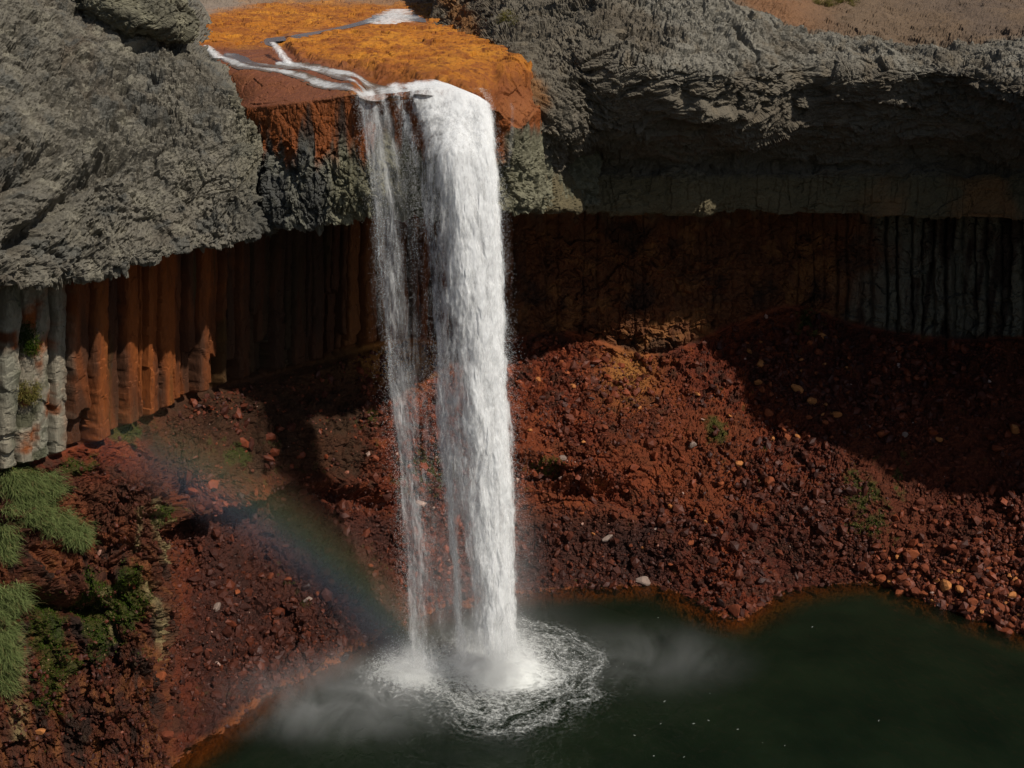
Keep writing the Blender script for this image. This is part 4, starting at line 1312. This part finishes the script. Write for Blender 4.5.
SPECIAL = [
    (645, 582, 9, M_RPALE, "pale whitish boulder at the water's edge right of the waterfall"),
    (797, 391, 7, M_RORA, "rounded orange boulder highest of three in a row on the right slope"),
    (812, 403, 8, M_RORA, "angular orange boulder in the middle of three in a row on the right slope"),
    (834, 414, 7, M_RORA, "tan orange boulder lowest of three in a row on the right slope"),
    (761, 364, 9, M_RORA, "orange block at the upper end of the boulder heap on the right slope"),
    (757, 383, 6, M_RORA, "smaller orange block just below the upper block of the boulder heap"),
    (905, 435, 5, M_RPALE, "small pale stone near the dark hollow on the far right slope"),
    (939, 440, 5, M_RORA, "lone tan stone right of the dark hollow on the far right slope"),
    (880, 434, 6, M_RRED, "red brown rock left of the pale stone on the right slope"),
    (692, 446, 6, M_RPALE, "pinkish pale angular stone on the middle of the red slope"),
    (562, 460, 6, M_RPALE, "rounded buff cobble at the left end of the dark ledge by the falls"),
    (608, 540, 7, M_RPALE, "pale grey stone among dark wet rubble below the ledge"),
    (655, 531, 6, M_RPALE, "light stone perched above the dark wet rubble right of the falls"),
    (770, 483, 8, M_RRED, "rounded red boulder on the slope above the cove"),
    (738, 610, 11, M_RRED, "rust red rock at the tip of the spit jutting into the pool"),
    (722, 604, 8, M_RDARK, "dark wet rock just left of the spit's red tip"),
    (890, 566, 12, M_RRED, "largest red block in the rockfall at the right shore"),
    (912, 556, 9, M_RRED, "red block behind the largest block of the right rockfall"),
    (945, 585, 9, M_RORA, "light orange block near the waterline of the right rockfall"),
    (1015, 430, 10, M_RORA, "buff broken rock at the right edge of the slope"),
    (345, 660, 8, M_RDARK, "dark maroon boulder on the shore left of the thin water veil"),
    (330, 655, 6, M_RDARK, "dark boulder beside the maroon boulder on the left shore"),
    (310, 600, 7, M_RPALE, "greyish pale stone on the wet left slope under the rainbow"),
    (215, 605, 8, M_RPALE, "whitish stone shining on the left slope below the ledge"),
    (245, 607, 7, M_RDARK, "dark grey stone right of the whitish stone on the left slope"),
    (165, 735, 9, M_RRED, "flat red stone near the waterline at the lower left"),
    (172, 690, 7, M_RDARK, "small dark grey stone above the flat red stone lower left"),
    (113, 690, 6, M_RRED, "reddish stone below the moss on the left promontory"),
    (160, 675, 10, M_RRED, "large red block at the foot of the left promontory"),
    (258, 650, 9, M_RDARK, "dark block on the left slope halfway to the shoreline"),
    (290, 640, 8, M_RDARK, "dark rounded rock higher than the maroon boulder on the left slope"),
    (40, 733, 8, M_RORA, "tan rock at the foot of the pale streak in the lower left corner"),
]
for (x, y, r_, m_, lab) in SPECIAL:
    add_rock(x, y, r_, m_, lab, "larger rocks on the rubble slope")


def field(n, region, rmin, rmax, mats, label, group, mind=5):
    x0, y0, x1, y1, fn = region
    pts = [(a, b_) for a, b_, *_ in SPECIAL]
    cnt = 0; tries = 0
    while cnt < n and tries < 6000:
        tries += 1
        x, y = random.uniform(x0, x1), random.uniform(y0, y1)
        if fn is not None and not fn(x, y): continue
        if any((x - a) ** 2 + (y - b_) ** 2 < mind ** 2 for a, b_ in pts): continue
        pts.append((x, y))
        r_ = rmin + (rmax - rmin) * random.random() ** 2
        add_rock(x, y, r_, random.choice(mats), label, group)
        cnt += 1


shl = [(870, 586), (945, 612), (1024, 638)]
field(110, (872, 540, 1030, 640, lambda x, y: y < np.interp(x, [870, 945, 1024], [582, 606, 632]) and y > 545 + (x < 900) * 5), 3, 8, [M_RRED, M_RRED, M_RRED, M_RORA], "rust red block in the rockfall along the right shore", "blocks of the right shore rockfall", 7)
field(50, (745, 335, 850, 440, lambda x, y: x - 745 > (y - 335) * 0.35 - 10), 3, 6, [M_RRED, M_RORA, M_RRED], "orange brown stone in the heap high on the right slope", "stones of the heap on the right slope", 8)
field(50, (525, 345, 740, 575, None), 2.2, 5, [M_RRED, M_RRED, M_RRED, M_RORA], "small reddish stone on the slope right of the waterfall", "stones on the middle slope", 12)
field(45, (185, 540, 385, 700, lambda x, y: y < np.interp(x, [178, 270, 335, 400], [760, 692, 655, 620])), 2.5, 6, [M_RDARK, M_RDARK, M_RRED], "dark wet stone on the slope left of the waterfall", "stones on the left slope", 10)

# outcrop slab on the top left rim ---------------------------------
import bmesh as _bm
def blob(name, ctr, rad, seed, mat, tintc, sub=6, rot=(0, 0, 0), amps=(0.35, 0.2, 0.12, 0.3), noisebig=0.8, dirv=(0.8, 0.1, 0.5)):
    bm = _bm.new()
    _bm.ops.create_icosphere(bm, subdivisions=sub, radius=1.0)
    V = np.array([v.co[:] for v in bm.verts]); Fc = np.array([[v.index for v in f.verts] for f in bm.faces])
    bm.free()
    N_ = V.copy()
    sg = np.sign(V) * np.abs(V) ** 0.8
    V = sg * np.array(rad)
    from mathutils import Euler
    R_ = np.array(Euler(rot).to_matrix())
    V = V @ R_.T; N_ = N_ @ R_.T
    Pw = (V + np.array(ctr))[None]
    rel_ = relief(Pw, [(dirv, np.ones(Pw.shape[:2]))], amps, 2.2, seed, noisebig)[0]
    V = V + N_ * rel_[:, None]
    t = fbm(Pw, 0.8, seed + 5, 4)[0]
    c_ = colour((len(V),), tintc[0]); blendc(c_, tintc[1], sstep(-0.2, 0.3, t))
    o = mesh_obj(name, V, Fc, mat, False, None, {"tint": c_, "wet": np.zeros(len(V))})
    o.location = ctr
    return o


oc = W(140, 12, 87.0)
ob = blob("rock_outcrop", oc, (4.3, 4.0, 1.9), 900, M_GREY, ((0.17, 0.155, 0.105), (0.105, 0.095, 0.066)), 7, (0.0, 0.28, 0.2))
tag(ob, "overhanging grey rock slab jutting from the top of the left cliff", "rock outcrop")

# ================================================================== PLANTS
def grass_mat(name, c0, c1):
    b = NT(name)
    col = b.mix(b.attr("rnd"), c0, c1)
    col = b.mix(b.mr(b.attr("rnd"), 0.90, 0.97), col, (0.22, 0.16, 0.07))
    df = b.n("ShaderNodeBsdfDiffuse"); b.set(df.inputs[0], col)
    tl = b.n("ShaderNodeBsdfTranslucent"); b.set(tl.inputs[0], col)
    m = b.n("ShaderNodeMixShader"); b.set(m.inputs[0], 0.3); b.t.links.new(df.outputs[0], m.inputs[1]); b.t.links.new(tl.outputs[0], m.inputs[2])
    b.t.links.new(m.outputs[0], b.out.inputs[0])
    return b.m


M_GRASS = grass_mat("fresh_grass", (0.085, 0.115, 0.035), (0.25, 0.29, 0.11))
M_DRY = grass_mat("dry_grass", (0.10, 0.09, 0.022), (0.20, 0.17, 0.05))
M_MOSS = grass_mat("moss", (0.022, 0.042, 0.006), (0.055, 0.08, 0.011))


def blades(bases, lens, wid, r, droop=0.8, lean=(0, 0, 0)):
    n = len(bases)
    th = r.uniform(0, 6.28, n)
    out = np.stack([np.cos(th), np.sin(th), np.zeros(n)], 1) * r.uniform(0.2, 0.9, n)[:, None] + np.array(lean)
    side = np.stack([-np.sin(th), np.cos(th), np.zeros(n)], 1)
    up = np.array([0, 0, 1.0])
    V = np.zeros((n, 7, 3))
    for k, t in enumerate((0, 0.4, 0.75, 1.0)):
        p = bases + out * (lens * t)[:, None] + up * (lens * (t - droop * t * t))[:, None]
        w = wid * (1 - t * 0.8)
        if k < 3:
            V[:, 2 * k] = p - side * w; V[:, 2 * k + 1] = p + side * w
        else:
            V[:, 6] = p
    f = np.array([(0, 1, 3), (0, 3, 2), (2, 3, 5), (2, 5, 4), (4, 5, 6)])
    Fc = (np.arange(n)[:, None, None] * 7 + f[None]).reshape(-1, 3)
    return V.reshape(-1, 3), Fc, np.repeat(r.random(n), 7)


def on_surface(px, py):
    return ontalus(px, py)[0]


def grass_clump(poly, n, ln, mat, label, seed, surf=on_surface, group="grass clumps", name="grass_clump", wid=0.02, droop=0.8, cat="grass"):
    """poly: ellipses (px,py,rx,ry)"""
    r = np.random.default_rng(seed)
    cen = surf(poly[0][0], poly[0][1])
    B = []
    for (x, y, rx, ry) in poly:
        m = 26
        cs = []
        for _ in range(m):
            a, q_ = r.uniform(0, 6.28), math.sqrt(r.random())
            cs.append(surf(x + rx * q_ * math.cos(a), y + ry * q_ * math.sin(a)))
        cs = np.array(cs)
        k = n // len(poly)
        B.append(cs[r.integers(0, m, k)] + r.normal(0, 0.22, (k, 3)))
    B = np.concatenate(B)
    L = ln * r.uniform(0.5, 1.2, len(B))
    V, Fc, rnd = blades(B, L, wid, r, droop, (0.35, -0.3, -0.1))
    o = mesh_obj(name, V - cen, Fc, mat, True, None, {"rnd": rnd})
    o.location = cen
    tag(o, label, cat, group)
    return o


grass_clump([(18, 488, 20, 12), (45, 486, 14, 10), (30, 510, 22, 14)], 9000, 1.3, M_GRASS, "thick green grass clump topmost on the left promontory beside the pillar", 31)
grass_clump([(58, 525, 16, 10), (76, 537, 12, 9)], 5000, 1.1, M_GRASS, "green grass clump trailing rightward below the topmost grass clump", 32)
grass_clump([(5, 545, 8, 18)], 2500, 1.1, M_GRASS, "narrow green grass tuft at the left edge between the larger clumps", 33)
grass_clump([(8, 605, 14, 20), (6, 645, 10, 20), (4, 675, 8, 16)], 8000, 1.3, M_GRASS, "long green grass clump hanging lowest at the left edge", 34)


def on_right(px, py):
    d = (RCPX - px) ** 2 + (RCPY - py) ** 2
    i = np.unravel_index(np.argmin(d), d.shape)
    return RCG2[i]


grass_clump([(835, 4, 24, 4)], 2500, 0.7, M_DRY, "yellow green dry grass patch on the bare ground above the right cliff", 41, on_right)
grass_clump([(508, 22, 10, 5)], 900, 0.5, M_DRY, "dull green tuft on the scree above the orange terrace", 42, on_right)

wsel = (TV < nw) & (TV > 10)
TPXw, TPYw, TVw = P2x[wsel], P2y[wsel], TG[wsel]


def on_wall(px, py):
    return TVw[np.argmin((TPXw - px) ** 2 + (TPYw - py) ** 2)]


def on_left(px, py):
    return LCV[np.argmin((LCX - px) ** 2 + (LCY - py) ** 2)]


grass_clump([(25, 335, 8, 14), (30, 345, 7, 10)], 1800, 0.45, M_MOSS, "dark green fern tuft hanging in the cleft between the pale rock pillars", 35, on_wall, "plants on the pillars", "fern", 0.025, 0.9, "fern")
grass_clump([(28, 392, 9, 10)], 1300, 0.45, M_DRY, "olive fern tuft lower in the cleft between the pale rock pillars", 36, on_wall, "plants on the pillars", "fern", 0.025, 0.9, "fern")
grass_clump([(130, 30, 9, 4)], 700, 0.4, M_DRY, "yellow green tuft under the slab on top of the left cliff", 43, on_left)
grass_clump([(93, 4, 6, 4)], 400, 0.4, M_DRY, "small olive tuft left of the slab on top of the left cliff", 44, on_left)
# moss tufts as ground cover
md = mossm * area * (TV > nw) * (TV < nshore)
pr = (md / md.sum()).ravel()
ids = rng.choice(len(pr), 14000, p=pr)
r = np.random.default_rng(51)
Bm = TG.reshape(-1, 3)[ids] + r.normal(0, 0.05, (14000, 3))
V, Fc, rnd = blades(Bm, r.uniform(0.12, 0.4, 14000), 0.035, r, 0.9)
moss = mesh_obj("moss", V, Fc, M_MOSS, True, None, {"rnd": rnd})
tag(moss, "dark green moss in patches on the wet slopes", "moss", None, "stuff")

# ================================================================== MIST
def mist(name, ctr, rad, density, label, seed, scale=0.25, thr=0.42, power=1.0):
    bm = _bm.new()
    _bm.ops.create_icosphere(bm, subdivisions=3, radius=1.0)
    V = np.array([v.co[:] for v in bm.verts]) * np.array(rad); Fc = np.array([[v.index for v in f.verts] for f in bm.faces])
    bm.free()
    V[:, 2] = np.maximum(V[:, 2], 0.06 - ctr[2])
    b = NT(name + "_air")
    tc = b.n("ShaderNodeTexCoord").outputs['Object']
    q_ = b.pos((1 / rad[0], 1 / rad[1], 1 / rad[2]), src=tc)
    ln = b.n("ShaderNodeVectorMath", operation='LENGTH'); b.t.links.new(q_, ln.inputs[0])
    fall = b.mr(ln.outputs['Value'], 0.1, 1.0, 1.0, 0.0)
    mp = b.pos((1, 1, 0.8), src=tc); mp.node.inputs['Location'].default_value = (seed * 3.1, seed, 0)
    n = b.mr(b.noise(mp, scale, 5, 0.65, 1.2), thr, thr + 0.3)
    d = b.math('MULTIPLY', b.math('MULTIPLY', fall, n), density)
    pv = b.n("ShaderNodeVolumePrincipled"); b.set(pv.inputs['Color'], (0.93, 0.93, 0.92)); b.t.links.new(d, pv.inputs['Density'])
    pv.inputs['Anisotropy'].default_value = 0.0
    b.t.links.new(pv.outputs[0], b.out.inputs['Volume'])
    o = mesh_obj(name, V, Fc, b.m)
    o.location = ctr
    tag(o, label, "mist", None, "stuff")
    return o


mist("mist", W(496, 655, 75.0), (4.2, 3.4, 4.6), 0.75, "dense white spray cloud where the main fall hits the pool", 1, 0.5, 0.36)
mist("mist", W(480, 575, 75.6), (6.0, 3.2, 12.0), 0.075, "faint spray hanging along the lower half of the main fall", 5, 0.3, 0.2)
mist("mist", W(412, 665, 75.8), (3.4, 3.0, 2.8), 0.4, "small spray cloud at the foot of the thin veil", 2, 0.55, 0.36)
mist("mist", WH(345, 712) + np.array([0, 0, 1.4]), (12, 7, 3.4), 0.12, "thin mist drifting over the pool to the lower left", 3, 0.24, 0.34)
mist("mist", WH(645, 672) + np.array([0, 0, 1.2]), (11, 6, 3.0), 0.045, "thin mist drifting over the pool right of the splash", 4, 0.22, 0.32)
mist("mist", WH(470, 672) + np.array([0, 0, 3.0]), (14, 7, 7.0), 0.015, "faint haze of spray spreading round the foot of the fall", 6, 0.12, 0.05)

# ================================================================== LIGHT
SUN_EL, SUN_AZ = math.radians(48.5), math.radians(52)       # from behind the camera, to the right
sdir = Vector((math.sin(SUN_AZ) * math.cos(SUN_EL), -math.cos(SUN_AZ) * math.cos(SUN_EL), math.sin(SUN_EL)))
sl = bpy.data.lights.new("sun", 'SUN')
sl.energy = 5.0; sl.angle = math.radians(0.9); sl.color = (1.0, 0.95, 0.86)
so = bpy.data.objects.new("sun", sl)
so.rotation_euler = sdir.to_track_quat('Z', 'Y').to_euler()
so.location = (60, -60, 120)
COL.objects.link(so)
wd_ = bpy.data.worlds.new("World"); scene.world = wd_; wd_.use_nodes = True
nt = wd_.node_tree
bg = nt.nodes["Background"]
sky = nt.nodes.new("ShaderNodeTexSky"); sky.sky_type = 'NISHITA'; sky.sun_disc = False
sky.sun_elevation = SUN_EL; sky.sun_rotation = math.pi - SUN_AZ
nt.links.new(sky.outputs[0], bg.inputs[0])
bg.inputs[1].default_value = 0.07

# ---- rainbow: coloured band standing in the spray, centred on the antisolar axis
RB = True
if RB:
    A_ = -np.array(sdir)
    axis = A_ / np.linalg.norm(A_)
    tgt = W(300, 535, 54.0) - np.array([0, 0, CAMZ])
    ang = math.acos(np.dot(tgt, axis) / np.linalg.norm(tgt))
    d = np.dot(tgt, axis)
    R0 = np.linalg.norm(tgt - axis * d)
    e1 = (tgt - axis * d) / R0
    e2 = np.cross(axis, e1)
    print("rainbow angle", math.degrees(ang), R0)
    ctr = np.array([0, 0, CAMZ]) + axis * d
    hw, th = 3.0, 0.9
    tt = np.linspace(-0.45, 0.4, 40)
    ring = []
    for (rr_, zz) in ((R0 - hw, -th), (R0 + hw, -th), (R0 + hw, th), (R0 - hw, th)):
        ring.append(np.stack([np.cos(tt) * rr_, np.sin(tt) * rr_, np.full(40, zz)], 1))
    V = np.stack(ring, 1).reshape(-1, 3)
    Fq = []
    for i in range(39):
        for j in range(4):
            a, b_ = i * 4 + j, i * 4 + (j + 1) % 4
            Fq.append((a, b_, b_ + 4, a + 4))
    Fq.append((3, 2, 1, 0)); Fq.append((156, 157, 158, 159))
    b = NT("rainbow_light")
    tc = b.n("ShaderNodeTexCoord").outputs['Object']
    sx = b.n("ShaderNodeSeparateXYZ"); b.t.links.new(tc, sx.inputs[0])
    rad_ = b.math('SQRT', b.math('ADD', b.math('POWER', sx.outputs[0], 2.0), b.math('POWER', sx.outputs[1], 2.0)))
    f = b.mr(rad_, R0 - hw, R0 + hw); f.node.interpolation_type = 'LINEAR'
    colr = b.ramp(f, [(0.08, (0.76, 0.72, 0.86)), (0.3, (0.64, 0.74, 0.96)), (0.48, (0.56, 0.88, 0.62)), (0.62, (0.97, 0.93, 0.48)), (0.78, (0.98, 0.68, 0.36)), (0.92, (0.92, 0.48, 0.38))])
    fa = b.math('MULTIPLY', b.ramp(f, [(0.0, 0.0), (0.35, 1.0), (0.6, 0.8), (1.0, 0.0)]), 0.046)
    ty = b.math('ABSOLUTE', b.math('ARCTAN2', sx.outputs[1], sx.outputs[0]))
    fa = b.math('MULTIPLY', fa, b.mr(b.math('ABSOLUTE', b.math('ADD', b.math('ARCTAN2', sx.outputs[1], sx.outputs[0]), 0.0)), 0.14, 0.36, 1.0, 0.0))
    pv = b.n("ShaderNodeVolumeScatter"); b.t.links.new(colr, pv.inputs['Color']); b.t.links.new(fa, pv.inputs['Density'])
    b.t.links.new(pv.outputs[0], b.out.inputs['Volume'])
    rb = mesh_obj("rainbow", V, np.array(Fq), b.m, False)
    bm = _bm.new(); bm.from_mesh(rb.data); _bm.ops.recalc_face_normals(bm, faces=bm.faces[:]); bm.to_mesh(rb.data); bm.free()
    from mathutils import Matrix
    M4 = Matrix(((e1[0], e2[0], axis[0], ctr[0]), (e1[1], e2[1], axis[1], ctr[1]), (e1[2], e2[2], axis[2], ctr[2]), (0, 0, 0, 1)))
    rb.matrix_world = M4
    tag(rb, "faint rainbow band in the spray left of the waterfall", "rainbow")

# ================================================================== RENDER SETTINGS
scene.render.engine = 'CYCLES'
cy = scene.cycles
cy.max_bounces = 6; cy.diffuse_bounces = 3; cy.glossy_bounces = 2; cy.transparent_max_bounces = 16; cy.volume_bounces = 2
cy.volume_step_rate = 3.0; cy.volume_max_steps = 128
cy.use_denoising = True
cy.sample_clamp_indirect = 4.0
scene.view_settings.view_transform = 'Standard'
scene.view_settings.look = 'None'
scene.view_settings.exposure = -0.15
scene.view_settings.gamma = 1.0
